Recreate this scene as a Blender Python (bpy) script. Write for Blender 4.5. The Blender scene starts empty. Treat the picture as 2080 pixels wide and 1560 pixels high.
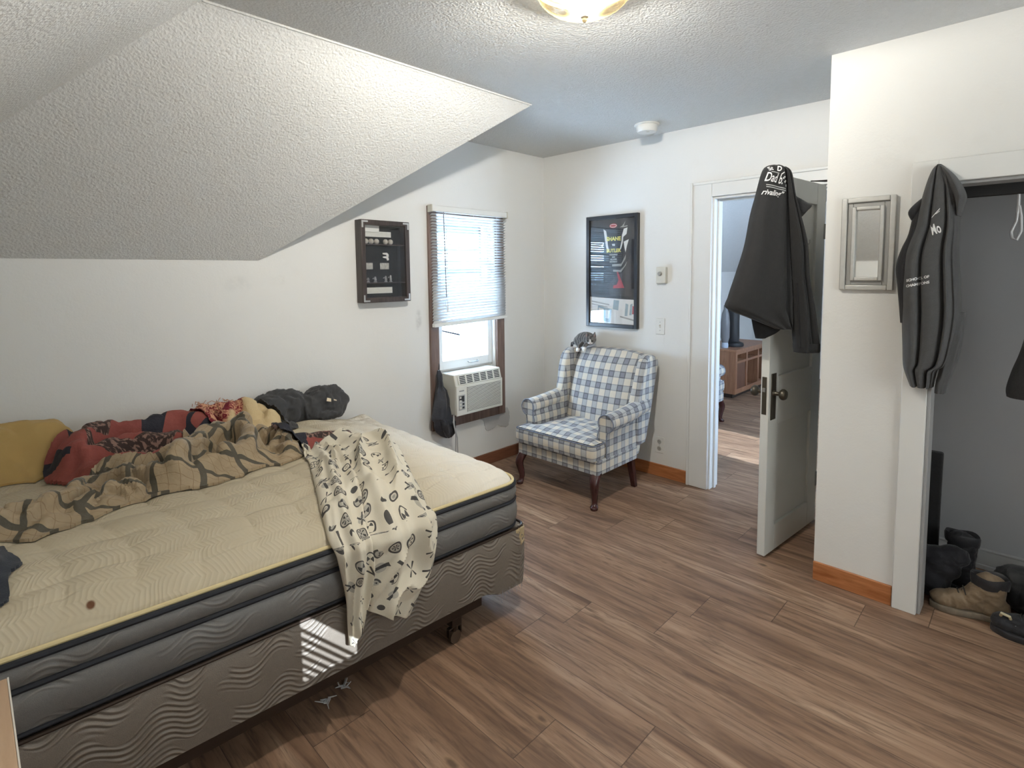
import bpy, bmesh, math, random
import numpy as np
from mathutils import Vector, Matrix, noise as mnoise
random.seed(7)
scn = bpy.context.scene
COL = scn.collection
PI = math.pi
R = math.radians

# ------------------------------------------------------------------ camera
cam_data = bpy.data.cameras.new('camera')
cam = bpy.data.objects.new('camera', cam_data)
COL.objects.link(cam)
scn.camera = cam
_yaw, _pit, _rol, _f, _py = R(45.653), R(-4.611), R(-0.592), 1102.3, 644.6
_fw = Vector((math.sin(_yaw)*math.cos(_pit), math.cos(_yaw)*math.cos(_pit), math.sin(_pit)))
_r0 = Vector((math.cos(_yaw), -math.sin(_yaw), 0))
_u0 = _r0.cross(_fw)
_rt = math.cos(_rol)*_r0 + math.sin(_rol)*_u0
_up = -math.sin(_rol)*_r0 + math.cos(_rol)*_u0
_m = Matrix((_rt, _up, -_fw)).transposed().to_4x4()
_m.translation = Vector((-3.442, -2.987, 1.457))
cam.matrix_world = _m
cam_data.sensor_fit = 'HORIZONTAL'
cam_data.sensor_width = 36.0
cam_data.lens = _f/2080*36.0
cam_data.shift_x = 0.0
cam_data.shift_y = (_py-780)/2080.0
cam_data.clip_start = 0.02

# ------------------------------------------------------------------ world, sun, exposure
w = bpy.data.worlds.new('sky')
scn.world = w
w.use_nodes = True
bg = w.node_tree.nodes['Background']
bg.inputs[0].default_value = (0.58, 0.76, 1.0, 1)
bg.inputs[1].default_value = 22.0
sd = bpy.data.lights.new('sun', 'SUN')
sd.energy = 9.0
sd.angle = R(0.12)
sd.color = (0.80, 0.90, 1.0)
sun = bpy.data.objects.new('sun', sd)
COL.objects.link(sun)
SUN_DIR = Vector((0.10, 0.905, -0.42)).normalized()
sun.rotation_euler = SUN_DIR.to_track_quat('-Z', 'Y').to_euler()
vs = scn.view_settings
scn.display_settings.display_device = 'sRGB'
vs.view_transform = 'Standard'
vs.look = 'None'
vs.gamma = 1.0
vs.use_curve_mapping = False
vs.exposure = 0.60
LAMP_W = 84.0
LAMP_COL = (0.97, 0.99, 1.08)

# ------------------------------------------------------------------ material helper
class NT:
    def __init__(s, name):
        s.m = bpy.data.materials.new(name)
        s.m.use_nodes = True
        s.t = s.m.node_tree
        s.p = s.t.nodes['Principled BSDF']
        s.out = s.t.nodes['Material Output']
    def n(s, typ, **kw):
        nd = s.t.nodes.new('ShaderNode'+typ)
        for k, v in kw.items():
            setattr(nd, k, v)
        return nd
    def l(s, a, b):
        s.t.links.new(a, b)
    def put(s, sock, v):
        if hasattr(v, 'links') or hasattr(v, 'is_linked'):
            s.l(v, sock)
        elif isinstance(v, (tuple, list)) and len(v) == 3 and len(sock.default_value) == 4:
            sock.default_value = (*v, 1)
        else:
            sock.default_value = v
    def math(s, op, a, b=0.0, c=0.0, clamp=False):
        nd = s.n('Math', operation=op, use_clamp=clamp)
        for i, v in enumerate((a, b, c)):
            s.put(nd.inputs[i], v)
        return nd.outputs[0]
    def mix(s, f, a, b, mode='MIX'):
        nd = s.n('Mix', data_type='RGBA', blend_type=mode)
        s.put(nd.inputs[0], f); s.put(nd.inputs[6], a); s.put(nd.inputs[7], b)
        return nd.outputs[2]
    def uv(s):
        return s.n('UVMap').outputs[0]
    def obj(s):
        return s.n('TexCoord').outputs['Object']
    def sep(s, v):
        nd = s.n('SeparateXYZ'); s.l(v, nd.inputs[0]); return nd.outputs
    def comb(s, x, y, z=0.0):
        nd = s.n('CombineXYZ')
        for i, v in enumerate((x, y, z)):
            s.put(nd.inputs[i], v)
        return nd.outputs[0]
    def mapp(s, v, scale=(1, 1, 1), rot=(0, 0, 0), loc=(0, 0, 0)):
        nd = s.n('Mapping'); s.l(v, nd.inputs[0])
        nd.inputs[1].default_value = loc; nd.inputs[2].default_value = rot; nd.inputs[3].default_value = scale
        return nd.outputs[0]
    def noise(s, v, scale, detail=3, rough=0.5, dist=0.0, out=0):
        nd = s.n('TexNoise'); s.l(v, nd.inputs['Vector'])
        nd.inputs['Scale'].default_value = scale; nd.inputs['Detail'].default_value = detail
        nd.inputs['Roughness'].default_value = rough; nd.inputs['Distortion'].default_value = dist
        return nd.outputs[out]
    def voro(s, v, scale, feature='F1', out=0, rnd=1.0):
        nd = s.n('TexVoronoi', feature=feature); s.l(v, nd.inputs['Vector'])
        nd.inputs['Scale'].default_value = scale
        nd.inputs['Randomness'].default_value = rnd
        return nd.outputs[out]
    def ramp(s, f, stops):
        nd = s.n('ValToRGB'); s.put(nd.inputs[0], f)
        cr = nd.color_ramp
        while len(cr.elements) < len(stops):
            cr.elements.new(0.5)
        for e, (p, c) in zip(cr.elements, stops):
            e.position = p
            e.color = (*c, 1) if isinstance(c, (tuple, list)) else (c, c, c, 1)
        return nd.outputs[0]
    def smooth(s, v, lo, hi):
        nd = s.n('MapRange', interpolation_type='SMOOTHSTEP')
        s.put(nd.inputs[0], v); nd.inputs[1].default_value = lo; nd.inputs[2].default_value = hi
        return nd.outputs[0]
    def bump(s, h, strength=0.5, dist=0.01, normal=None):
        nd = s.n('Bump'); nd.inputs['Strength'].default_value = strength
        nd.inputs['Distance'].default_value = dist
        s.put(nd.inputs['Height'], h)
        if normal is not None:
            s.l(normal, nd.inputs['Normal'])
        s.l(nd.outputs[0], s.p.inputs['Normal'])
        return nd.outputs[0]
    def col(s, c): s.put(s.p.inputs['Base Color'], c)
    def rough(s, r): s.put(s.p.inputs['Roughness'], r)

MATS = {}
def mat(name, c, rough=0.6, metal=0.0, var=0.0, scale=20.0, bump=0.0, bscale=200.0, bdist=0.002, spec=0.5):
    if name in MATS:
        return MATS[name]
    h = NT(name)
    h.p.inputs['Metallic'].default_value = metal
    h.p.inputs['Specular IOR Level'].default_value = spec
    o = h.obj()
    if var > 0:
        f = h.noise(o, scale, 4)
        h.col(h.mix(f, tuple(x*(1-var) for x in c), tuple(min(1, x*(1+var)) for x in c)))
    else:
        # even plain paint and plastic carries a faint mottling
        f = h.noise(o, 35.0, 2)
        h.col(h.mix(f, tuple(x*0.97 for x in c), tuple(min(1, x*1.03) for x in c)))
    h.rough(rough)
    if bump > 0:
        h.bump(h.noise(o, bscale, 3), bump, bdist)
    MATS[name] = h.m
    return h.m

# ------------------------------------------------------------------ mesh builder
class MB:
    def __init__(s):
        s.v = []; s.f = []; s.mi = []; s.uv = {}
    def add(s, verts, faces, mi=0, uvs=None):
        o = len(s.v)
        s.v += [tuple(p) for p in verts]
        if uvs is not None:
            for i, q in enumerate(uvs):
                s.uv[o+i] = q
        for f in faces:
            s.f.append(tuple(i+o for i in f)); s.mi.append(mi)
        return s
    def box(s, lo, hi, mi=0):
        x0, y0, z0 = lo; x1, y1, z1 = hi
        return s.add([(x0,y0,z0),(x1,y0,z0),(x1,y1,z0),(x0,y1,z0),(x0,y0,z1),(x1,y0,z1),(x1,y1,z1),(x0,y1,z1)],
              [(3,2,1,0),(4,5,6,7),(0,1,5,4),(1,2,6,5),(2,3,7,6),(3,0,4,7)], mi)
    def obox(s, o, ax, ay, az, lo, hi, mi=0):
        o = Vector(o); ax = Vector(ax); ay = Vector(ay); az = Vector(az)
        x0, y0, z0 = lo; x1, y1, z1 = hi
        P = [o+ax*a+ay*b+az*c for a, b, c in ((x0,y0,z0),(x1,y0,z0),(x1,y1,z0),(x0,y1,z0),(x0,y0,z1),(x1,y0,z1),(x1,y1,z1),(x0,y1,z1))]
        F = [(3,2,1,0),(4,5,6,7),(0,1,5,4),(1,2,6,5),(2,3,7,6),(3,0,4,7)]
        if ax.cross(ay).dot(az) < 0:
            F = [tuple(reversed(f)) for f in F]
        return s.add(P, F, mi)
    def prism(s, poly, ax, a0, a1, mi=0):
        """poly: 2D points; extruded along axis ax ('x': poly=(y,z), 'y': (x,z), 'z': (x,y))"""
        n = len(poly)
        def P(p, a):
            return {'x': (a, p[0], p[1]), 'y': (p[0], a, p[1]), 'z': (p[0], p[1], a)}[ax]
        V = [P(p, a0) for p in poly]+[P(p, a1) for p in poly]
        F = [tuple(reversed(range(n))), tuple(range(n, 2*n))]
        for i in range(n):
            j = (i+1) % n
            F.append((i, j, n+j, n+i))
        return s.add(V, F, mi)
    def rings(s, rings, cap0=True, cap1=True, mi=0, closed=True):
        n = len(rings[0]); V = [p for r in rings for p in r]; F = []
        for k in range(len(rings)-1):
            for i in range(n if closed else n-1):
                j = (i+1) % n
                F.append((k*n+i, k*n+j, (k+1)*n+j, (k+1)*n+i))
        if cap0: F.append(tuple(reversed(range(n))))
        if cap1: F.append(tuple(range((len(rings)-1)*n, len(rings)*n)))
        return s.add(V, F, mi)
    def lathe(s, c, prof, n=32, axis='z', mi=0, cap0=True, cap1=True):
        c = Vector(c); rg = []
        for r, h in prof:
            ring = []
            for i in range(n):
                a = 2*PI*i/n
                x, y = r*math.cos(a), r*math.sin(a)
                ring.append(c+Vector({'z': (x, y, h), 'x': (h, x, y), 'y': (y, h, x)}[axis]))
            rg.append(ring)
        return s.rings(rg, cap0, cap1, mi)
    def tube(s, pts, r, n=8, mi=0, caps=True, closed=False):
        pts = [Vector(p) for p in pts]; m = len(pts)
        rs = r if isinstance(r, (list, tuple)) else [r]*m
        rg = []; up = None
        for i in range(m):
            if closed:
                t = (pts[(i+1) % m]-pts[i-1]).normalized()
            else:
                t = (pts[min(i+1, m-1)]-pts[max(i-1, 0)]).normalized()
            if up is None:
                up = Vector((0, 0, 1)) if abs(t.z) < 0.9 else Vector((1, 0, 0))
            a = t.cross(up).normalized(); up = a.cross(t).normalized()
            rg.append([pts[i]+(a*math.cos(2*PI*k/n)+up*math.sin(2*PI*k/n))*rs[i] for k in range(n)])
        if closed:
            rg.append(rg[0])
            return s.rings(rg, False, False, mi)
        return s.rings(rg, caps, caps, mi)
    def grid(s, P, mi=0, uv=None, flip=False):
        """P[i][j] 2-D list of points"""
        a, b = len(P), len(P[0])
        V = [p for r in P for p in r]
        F = [((i*b+j), (i*b+j+1), ((i+1)*b+j+1), ((i+1)*b+j)) for i in range(a-1) for j in range(b-1)]
        if flip: F = [tuple(reversed(f)) for f in F]
        return s.add(V, F, mi, [q for r in uv for q in r] if uv else None)
    def slab(s, front, back, mi=0, uv=None):
        """closed solid between two equal grids of points"""
        a, b = len(front), len(front[0]); N = a*b
        V = [p for r in front for p in r]+[p for r in back for p in r]
        F = []
        for i in range(a-1):
            for j in range(b-1):
                q = (i*b+j, i*b+j+1, (i+1)*b+j+1, (i+1)*b+j)
                F.append(q); F.append(tuple(N+k for k in reversed(q)))
        edge = [j for j in range(b)]+[i*b+b-1 for i in range(1, a)]+[(a-1)*b+j for j in range(b-2, -1, -1)]+[i*b for i in range(a-2, 0, -1)]
        for k in range(len(edge)):
            p, q = edge[k], edge[(k+1) % len(edge)]
            F.append((q, p, N+p, N+q))
        U = None
        if uv:
            U = [q for r in uv for q in r]*2
        return s.add(V, F, mi, U)
    def sphere(s, c, r, n=16, m=10, mi=0):
        r = r if isinstance(r, (tuple, list)) else (r, r, r)
        rg = []
        for k in range(1, m):
            ph = PI*k/m
            rg.append([Vector((c[0]+r[0]*math.sin(ph)*math.cos(2*PI*i/n), c[1]+r[1]*math.sin(ph)*math.sin(2*PI*i/n), c[2]-r[2]*math.cos(ph))) for i in range(n)])
        o = len(s.v)
        s.rings(rg, False, False, mi)
        t = len(s.v); s.v += [(c[0], c[1], c[2]-r[2]), (c[0], c[1], c[2]+r[2])]
        e = o+(m-2)*n
        for i in range(n):
            j = (i+1) % n
            s.f.append((o+j, o+i, t)); s.mi.append(mi)
            s.f.append((e+i, e+j, t+1)); s.mi.append(mi)
        return s
    def build(s, name, mats, parent=None, bevel=0.0, seg=2, smooth=True, subsurf=0, angle=40, origin=None, solid=0.0):
        if not isinstance(mats, (list, tuple)): mats = [mats]
        off = Vector((0, 0, 0))
        root = parent
        while root is not None and root.parent is not None:
            root = root.parent
        if root is not None:
            off = Vector(root.location)
        elif origin is not None:
            off = Vector(origin)
        me = bpy.data.meshes.new(name)
        me.from_pydata([tuple(Vector(p)-off) for p in s.v], [], s.f)
        for m_ in mats: me.materials.append(m_)
        me.polygons.foreach_set('material_index', s.mi)
        bm = bmesh.new(); bm.from_mesh(me)
        bmesh.ops.recalc_face_normals(bm, faces=bm.faces)
        bm.to_mesh(me); bm.free()
        ul = me.uv_layers.new(name='UVMap')
        ws = s.v
        for p in me.polygons:
            n = p.normal
            ax = max(range(3), key=lambda i: abs(n[i])+(0.001 if i == 2 else 0))
            for li in p.loop_indices:
                vi = me.loops[li].vertex_index
                if vi in s.uv:
                    ul.data[li].uv = s.uv[vi]
                else:
                    q = ws[vi]
                    ul.data[li].uv = ((q[1], q[2]), (q[0], q[2]), (q[1], q[0]))[ax]
        if smooth:
            me.polygons.foreach_set('use_smooth', [True]*len(me.polygons))
        o = bpy.data.objects.new(name, me)
        COL.objects.link(o)
        if parent is not None:
            o.parent = parent
        elif origin is not None:
            o.location = off
        if bevel > 0:
            b = o.modifiers.new('bevel', 'BEVEL'); b.width = bevel; b.segments = seg; b.limit_method = 'ANGLE'; b.angle_limit = R(35)
        if solid > 0:
            b = o.modifiers.new('solidify', 'SOLIDIFY'); b.thickness = solid; b.offset = -1
        if subsurf:
            b = o.modifiers.new('subsurf', 'SUBSURF'); b.levels = subsurf; b.render_levels = subsurf
        if smooth and not subsurf:
            try:
                me.set_sharp_from_angle(angle=R(angle))
            except Exception:
                pass
        return o

def thing(name, label, cat, loc, group=None):
    o = bpy.data.objects.new(name, None); COL.objects.link(o)
    o.empty_display_size = 0.1
    o.location = loc; o['label'] = label; o['category'] = cat
    if group: o['group'] = group
    return o
def tag(o, label, cat, group=None):
    o['label'] = label; o['category'] = cat
    if group: o['group'] = group
    return o
def struct(o):
    o['kind'] = 'structure'; return o

def lerp(a, b, t): return a+(b-a)*t
def sstep(a, b, x):
    t = max(0.0, min(1.0, (x-a)/(b-a))); return t*t*(3-2*t)
def path_at(pts, t):
    """Catmull-Rom through pts (tuples), t in 0..1"""
    n = len(pts)-1
    x = max(0.0, min(0.999999, t))*n
    i = int(x); f = x-i
    p0 = Vector(pts[max(i-1, 0)]); p1 = Vector(pts[i]); p2 = Vector(pts[i+1]); p3 = Vector(pts[min(i+2, n)])
    return 0.5*((2*p1)+(p2-p0)*f+(2*p0-5*p1+4*p2-p3)*f*f+(3*p1-p0-3*p2+p3)*f*f*f)
def nz(x, y, z=0.0): return mnoise.noise(Vector((x, y, z)))

def text_on(name, s, size, fn, m, parent, shear=0.0, bold=0.0, align='LEFT'):
    """text built as a mesh and laid on a surface: fn(x, y) gives the world point of text coordinate (x, y)"""
    cu = bpy.data.curves.new(name, 'FONT'); cu.body = s; cu.size = size; cu.shear = shear; cu.offset = bold
    cu.align_x = align; cu.resolution_u = 3
    o = bpy.data.objects.new(name, cu); COL.objects.link(o)
    dg = bpy.context.evaluated_depsgraph_get()
    me0 = bpy.data.meshes.new_from_object(o.evaluated_get(dg))
    V = [tuple(v.co) for v in me0.vertices]; F = [tuple(p.vertices) for p in me0.polygons]
    bpy.data.objects.remove(o); bpy.data.curves.remove(cu); bpy.data.meshes.remove(me0)
    b = MB(); b.add([fn(v[0], v[1]) for v in V], F)
    return b.build(name, m, parent, smooth=False)
# ------------------------------------------------------------------ surface materials
def m_wall():
    h = NT('wall_paint'); o = h.obj()
    a = h.noise(o, 2.2, 3)
    dirt = h.smooth(h.noise(o, 5.0, 5, 0.6), 0.60, 0.80)
    c = h.mix(a, (0.735, 0.73, 0.705), (0.765, 0.76, 0.735))
    c = h.mix(h.math('MULTIPLY', dirt, 0.10), c, (0.50, 0.48, 0.43))
    # scuffs: beside the window and above the bed
    for cx_, cz_, rx_, rz_, k_ in ((-1.283, 1.15, 0.035, 0.11, 0.45), (-2.42, 1.42, 0.10, 0.06, 0.16), (-2.20, 1.44, 0.08, 0.05, 0.12)):
        x_, y_, z_ = h.sep(o)
        d_ = h.math('SQRT', h.math('ADD', h.math('POWER', h.math('DIVIDE', h.math('SUBTRACT', x_, cx_), rx_), 2.0), h.math('ADD', h.math('POWER', h.math('DIVIDE', h.math('SUBTRACT', z_, cz_), rz_), 2.0), h.math('MULTIPLY', h.math('POWER', y_, 2.0), 400.0))))
        m_ = h.math('MULTIPLY', h.math('SUBTRACT', 1.0, h.smooth(d_, 0.2, 1.0)), h.smooth(h.noise(o, 16, 4, 0.6), 0.35, 0.65))
        c = h.mix(h.math('MULTIPLY', m_, k_), c, (0.36, 0.35, 0.34))
    h.col(c); h.rough(0.55)
    b = h.math('ADD', h.noise(o, 26, 3), h.math('MULTIPLY', h.noise(o, 110, 3), 0.5))
    h.bump(b, 0.22, 0.004)
    return h.m
def m_popcorn():
    h = NT('popcorn_ceiling'); o = h.obj()
    h.col(h.mix(h.noise(o, 30, 3), (0.64, 0.64, 0.625), (0.70, 0.70, 0.685))); h.rough(0.9)
    v = h.voro(o, 105, 'SMOOTH_F1')
    n = h.noise(o, 130, 4, 0.6)
    b = h.math('ADD', h.math('MULTIPLY', v, -0.9), n)
    h.bump(b, 0.5, 0.008)
    return h.m
def m_floor():
    h = NT('plank_floor'); o = h.obj()
    x, y, z = h.sep(o)
    row = h.math('FLOOR', h.math('DIVIDE', h.math('ADD', x, 0.16), 0.20))
    wn = h.n('TexWhiteNoise', noise_dimensions='1D'); h.put(wn.inputs['W'], row)
    ys = h.math('ADD', h.math('DIVIDE', y, 1.22), h.math('MULTIPLY', wn.outputs[0], 7.0))
    pl = h.math('FLOOR', ys)
    wn2 = h.n('TexWhiteNoise', noise_dimensions='2D'); h.l(h.comb(row, pl), wn2.inputs['Vector'])
    rnd = wn2.outputs[0]
    fx = h.math('FRACT', h.math('DIVIDE', h.math('ADD', x, 0.16), 0.20)); fy = h.math('FRACT', ys)
    ex = h.math('MINIMUM', fx, h.math('SUBTRACT', 1.0, fx)); ey = h.math('MINIMUM', fy, h.math('SUBTRACT', 1.0, fy))
    seam = h.math('MAXIMUM', h.math('SUBTRACT', 1.0, h.smooth(ex, 0.0, 0.010)), h.math('SUBTRACT', 1.0, h.smooth(ey, 0.0, 0.0022)))
    gv = h.comb(h.math('MULTIPLY', x, 1.0), h.math('ADD', h.math('MULTIPLY', y, 0.085), h.math('MULTIPLY', rnd, 13.0)), h.math('MULTIPLY', rnd, 5.0))
    big = h.noise(gv, 9.0, 5, 0.62, 1.2)
    fine = h.noise(gv, 55.0, 5, 0.65, 0.6)
    c = h.ramp(big, [(0.28, (0.105, 0.056, 0.034)), (0.43, (0.255, 0.150, 0.094)), (0.56, (0.375, 0.235, 0.152)), (0.72, (0.55, 0.385, 0.265))])
    c = h.mix(h.smooth(fine, 0.42, 0.72), c, (0.10, 0.058, 0.038), 'MIX')
    c2 = h.mix(0.25, c, h.ramp(big, [(0.3, (0.14, 0.082, 0.052)), (0.7, (0.33, 0.215, 0.145))]))
    c3 = h.mix(h.math('MULTIPLY', rnd, 0.28), c2, (0.18, 0.112, 0.076))
    # knots
    kv = h.comb(x, h.math('MULTIPLY', y, 0.42), 0.0)
    kd = h.math('ADD', h.voro(kv, 5.0), h.math('MULTIPLY', h.math('SUBTRACT', h.noise(o, 28, 2), 0.5), 0.06))
    ring = h.math('MULTIPLY', h.math('SUBTRACT', 1.0, h.smooth(kd, 0.05, 0.17)), 0.6)
    c3 = h.mix(ring, c3, (0.36, 0.225, 0.14))
    c3 = h.mix(h.math('MULTIPLY', h.math('SUBTRACT', 1.0, h.smooth(kd, 0.03, 0.075)), 0.75), c3, (0.07, 0.04, 0.025))
    c3 = h.mix(h.math('MULTIPLY', seam, 0.75), c3, (0.035, 0.022, 0.016))
    h.col(c3)
    h.rough(h.ramp(fine, [(0.3, 0.42), (0.7, 0.55)])); h.p.inputs['Specular IOR Level'].default_value = 0.38
    h.bump(h.math('SUBTRACT', fine, h.math('MULTIPLY', seam, 2.0)), 0.14, 0.002)
    return h.m
def m_wood(name, dark, light, axis=0, scale=1.0, rough=0.4):
    h = NT(name); o = h.obj()
    sc = [14*scale, 14*scale, 14*scale]; sc[axis] = 1.1*scale
    v = h.mapp(o, tuple(sc))
    n = h.noise(v, 2.6, 6, 0.65, 1.0)
    h.col(h.ramp(n, [(0.3, dark), (0.68, light)])); h.rough(rough)
    h.bump(n, 0.15, 0.002)
    return h.m
def m_plaid():
    h = NT('blue_plaid_upholstery'); u = h.uv()
    x, y, z = h.sep(u)
    P = 0.088
    fu = h.math('FRACT', h.math('DIVIDE', h.math('ADD', x, 10.02), P)); fv = h.math('FRACT', h.math('DIVIDE', h.math('ADD', y, 10.01), P))
    def band(f): return h.math('LESS_THAN', f, 0.5)
    def line(f):
        a = h.math('LESS_THAN', h.math('ABSOLUTE', h.math('SUBTRACT', f, 0.045)), 0.040)
        b = h.math('LESS_THAN', h.math('ABSOLUTE', h.math('SUBTRACT', f, 0.465)), 0.040)
        return h.math('MAXIMUM', a, b)
    bu, bv = band(fu), band(fv)
    both = h.math('MULTIPLY', bu, bv); one = h.math('SUBTRACT', h.math('ADD', bu, bv), h.math('MULTIPLY', both, 2.0))
    c = h.mix(h.math('MULTIPLY', one, 0.75), (0.63, 0.57, 0.46), (0.305, 0.335, 0.375))
    c = h.mix(h.math('MULTIPLY', both, 0.9), c, (0.100, 0.122, 0.180))
    lu, lv = line(fu), line(fv)
    # dark lines show full strength inside the crossing band, faint elsewhere
    ln = h.math('MAXIMUM', h.math('MULTIPLY', lu, h.math('ADD', 0.35, h.math('MULTIPLY', bv, 0.5))), h.math('MULTIPLY', lv, h.math('ADD', 0.35, h.math('MULTIPLY', bu, 0.5))))
    c = h.mix(ln, c, (0.022, 0.026, 0.050))
    fl = h.noise(h.obj(), 260, 3)
    c = h.mix(0.16, c, h.mix(fl, (0.15, 0.14, 0.13), (0.9, 0.88, 0.82)))
    h.col(c); h.rough(0.85); h.p.inputs['Sheen Weight'].default_value = 0.2
    h.bump(h.noise(h.obj(), 420, 2), 0.25, 0.0015)
    return h.m
def m_tan_check():
    h = NT('tan_check_blanket'); u = h.uv()
    x, y, z = h.sep(u)
    P = 0.135
    def fr(s, p, o): return h.math('FRACT', h.math('DIVIDE', h.math('ADD', s, 10.0+o), p))
    def bar(f, c, wd): return h.math('LESS_THAN', h.math('ABSOLUTE', h.math('SUBTRACT', f, c)), wd)
    big = h.math('MAXIMUM', bar(fr(x, P, 0), 0.5, 0.068), bar(fr(y, P, 0), 0.5, 0.068))
    thin = h.math('MAXIMUM', bar(fr(x, P/4, 0.01), 0.5, 0.035), bar(fr(y, P/4, 0.01), 0.5, 0.035))
    base = h.mix(h.noise(h.obj(), 18, 3), (0.27, 0.20, 0.118), (0.40, 0.30, 0.185))
    c = h.mix(h.math('MULTIPLY', thin, 0.55), base, (0.19, 0.115, 0.05))
    c = h.mix(h.math('MULTIPLY', big, 0.92), c, (0.050, 0.045, 0.030))
    h.col(c); h.rough(0.6); h.p.inputs['Sheen Weight'].default_value = 0.15
    h.bump(h.noise(h.obj(), 90, 4), 0.35, 0.006)
    return h.m
def m_patchwork():
    h = NT('red_navy_patchwork'); u = h.uv()
    x, y, z = h.sep(u)
    v = h.comb(x, y)
    cell = h.voro(v, 7.0, 'F1', 1, 0.8)
    r = h.sep(cell)[0]
    floral = h.mix(h.smooth(h.noise(v, 75, 2), 0.50, 0.58), (0.040, 0.022, 0.018), (0.25, 0.15, 0.12))
    red = h.mix(h.noise(h.obj(), 25, 3), (0.22, 0.046, 0.038), (0.32, 0.085, 0.065))
    c = h.mix(h.math('GREATER_THAN', r, 0.46), red, (0.018, 0.018, 0.028))
    c = h.mix(h.math('GREATER_THAN', r, 0.68), c, floral)
    h.col(c); h.rough(0.8); h.bump(h.noise(h.obj(), 60, 4), 0.4, 0.008)
    return h.m
def m_throw():
    h = NT('red_and_cream_throw'); o = h.obj(); x, y, z = h.sep(o)
    mottle = h.smooth(h.noise(o, 60, 3, 0.6, 1.0), 0.47, 0.53)
    red = h.mix(mottle, (0.20, 0.015, 0.022), (0.62, 0.33, 0.20))
    red = h.mix(h.smooth(h.noise(o, 11, 1), 0.56, 0.60), red, (0.18, 0.008, 0.02))
    cream = h.mix(h.noise(o, 14, 3), (0.52, 0.385, 0.20), (0.68, 0.53, 0.31))
    k = h.smooth(h.math('ADD', h.math('ADD', h.math('MULTIPLY', y, -1.0), h.math('MULTIPLY', x, 1.0)), h.math('MULTIPLY', h.noise(o, 9, 2), 0.12)), 0.10, 0.12)
    h.col(h.mix(k, red, cream)); h.rough(0.85); h.bump(h.noise(o, 160, 4), 0.5, 0.006)
    return h.m
def m_cloth(name, a, b, scale=40, rough=0.85, bump=0.35, bs=300):
    h = NT(name); o = h.obj()
    h.col(h.mix(h.noise(o, scale, 4, 0.6), a, b)); h.rough(rough)
    h.p.inputs['Sheen Weight'].default_value = 0.12
    h.bump(h.math('ADD', h.noise(o, bs, 3), h.math('MULTIPLY', h.noise(o, 22, 3), 1.5)), bump, 0.004)
    return h.m
def m_quilt():
    h = NT('quilted_cream_ticking'); u = h.uv(); x, y, z = h.sep(u)
    warp = h.noise(u, 5.0, 2)
    zz = h.math('MULTIPLY', h.math('PINGPONG', h.math('ADD', y, h.math('MULTIPLY', warp, 0.16)), 0.040), 0.55)
    ph = h.math('ADD', h.math('ADD', x, zz), h.math('MULTIPLY', warp, 0.05))
    rid = h.math('MULTIPLY', h.math('SINE', h.math('MULTIPLY', ph, 2*PI/0.0135)), h.math('ADD', 0.3, h.math('MULTIPLY', h.smooth(h.noise(u, 7.0, 1), 0.30, 0.55), 0.7)))
    row = h.math('FRACT', h.math('DIVIDE', h.math('ADD', y, h.math('MULTIPLY', h.noise(u, 3.0, 1), 0.12)), 0.075))
    seam = h.smooth(h.math('ABSOLUTE', h.math('SUBTRACT', row, 0.5)), 0.40, 0.5)
    st = h.smooth(h.noise(u, 2.4, 5, 0.6), 0.55, 0.80)
    st2 = h.smooth(h.noise(u, 12, 4, 0.6), 0.66, 0.80)
    c = h.mix(h.noise(u, 1.7, 3), (0.43, 0.365, 0.255), (0.53, 0.465, 0.345))
    c = h.mix(h.smooth(x, 0.55, 0.10), c, (0.70, 0.66, 0.58))  # foot end paler: window daylight and lamp falloff put into the colour
    cd = h.n('VectorMath', operation='DISTANCE'); h.l(u, cd.inputs[0]); cd.inputs[1].default_value = (0.22, 1.22, 0)
    dirty = h.math('MULTIPLY', h.math('SUBTRACT', 1.0, h.smooth(cd.outputs['Value'], 0.05, 0.42)), h.smooth(h.noise(u, 9, 4, 0.65), 0.35, 0.62))
    c = h.mix(h.math('MULTIPLY', dirty, 0.75), c, (0.30, 0.235, 0.145))
    c = h.mix(h.math('MULTIPLY', st, 0.38), c, (0.40, 0.265, 0.12))
    c = h.mix(h.math('MULTIPLY', st2, 0.30), c, (0.34, 0.25, 0.14))
    c = h.mix(h.math('MULTIPLY', h.smooth(rid, 0.3, 1.0), 0.12), c, (0.80, 0.72, 0.55))
    # one rusty brown spot near the head of the bed
    d = h.n('VectorMath', operation='DISTANCE'); h.l(u, d.inputs[0]); d.inputs[1].default_value = (1.47, 0.055, 0)
    c = h.mix(h.math('SUBTRACT', 1.0, h.smooth(d.outputs['Value'], 0.006, 0.012)), c, (0.12, 0.045, 0.015))
    h.col(c); h.rough(0.8)
    hgt = h.math('SUBTRACT', h.math('MULTIPLY', rid, 0.22), h.math('MULTIPLY', seam, 1.1))
    h.bump(hgt, 0.50, 0.0035)
    return h.m
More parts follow.
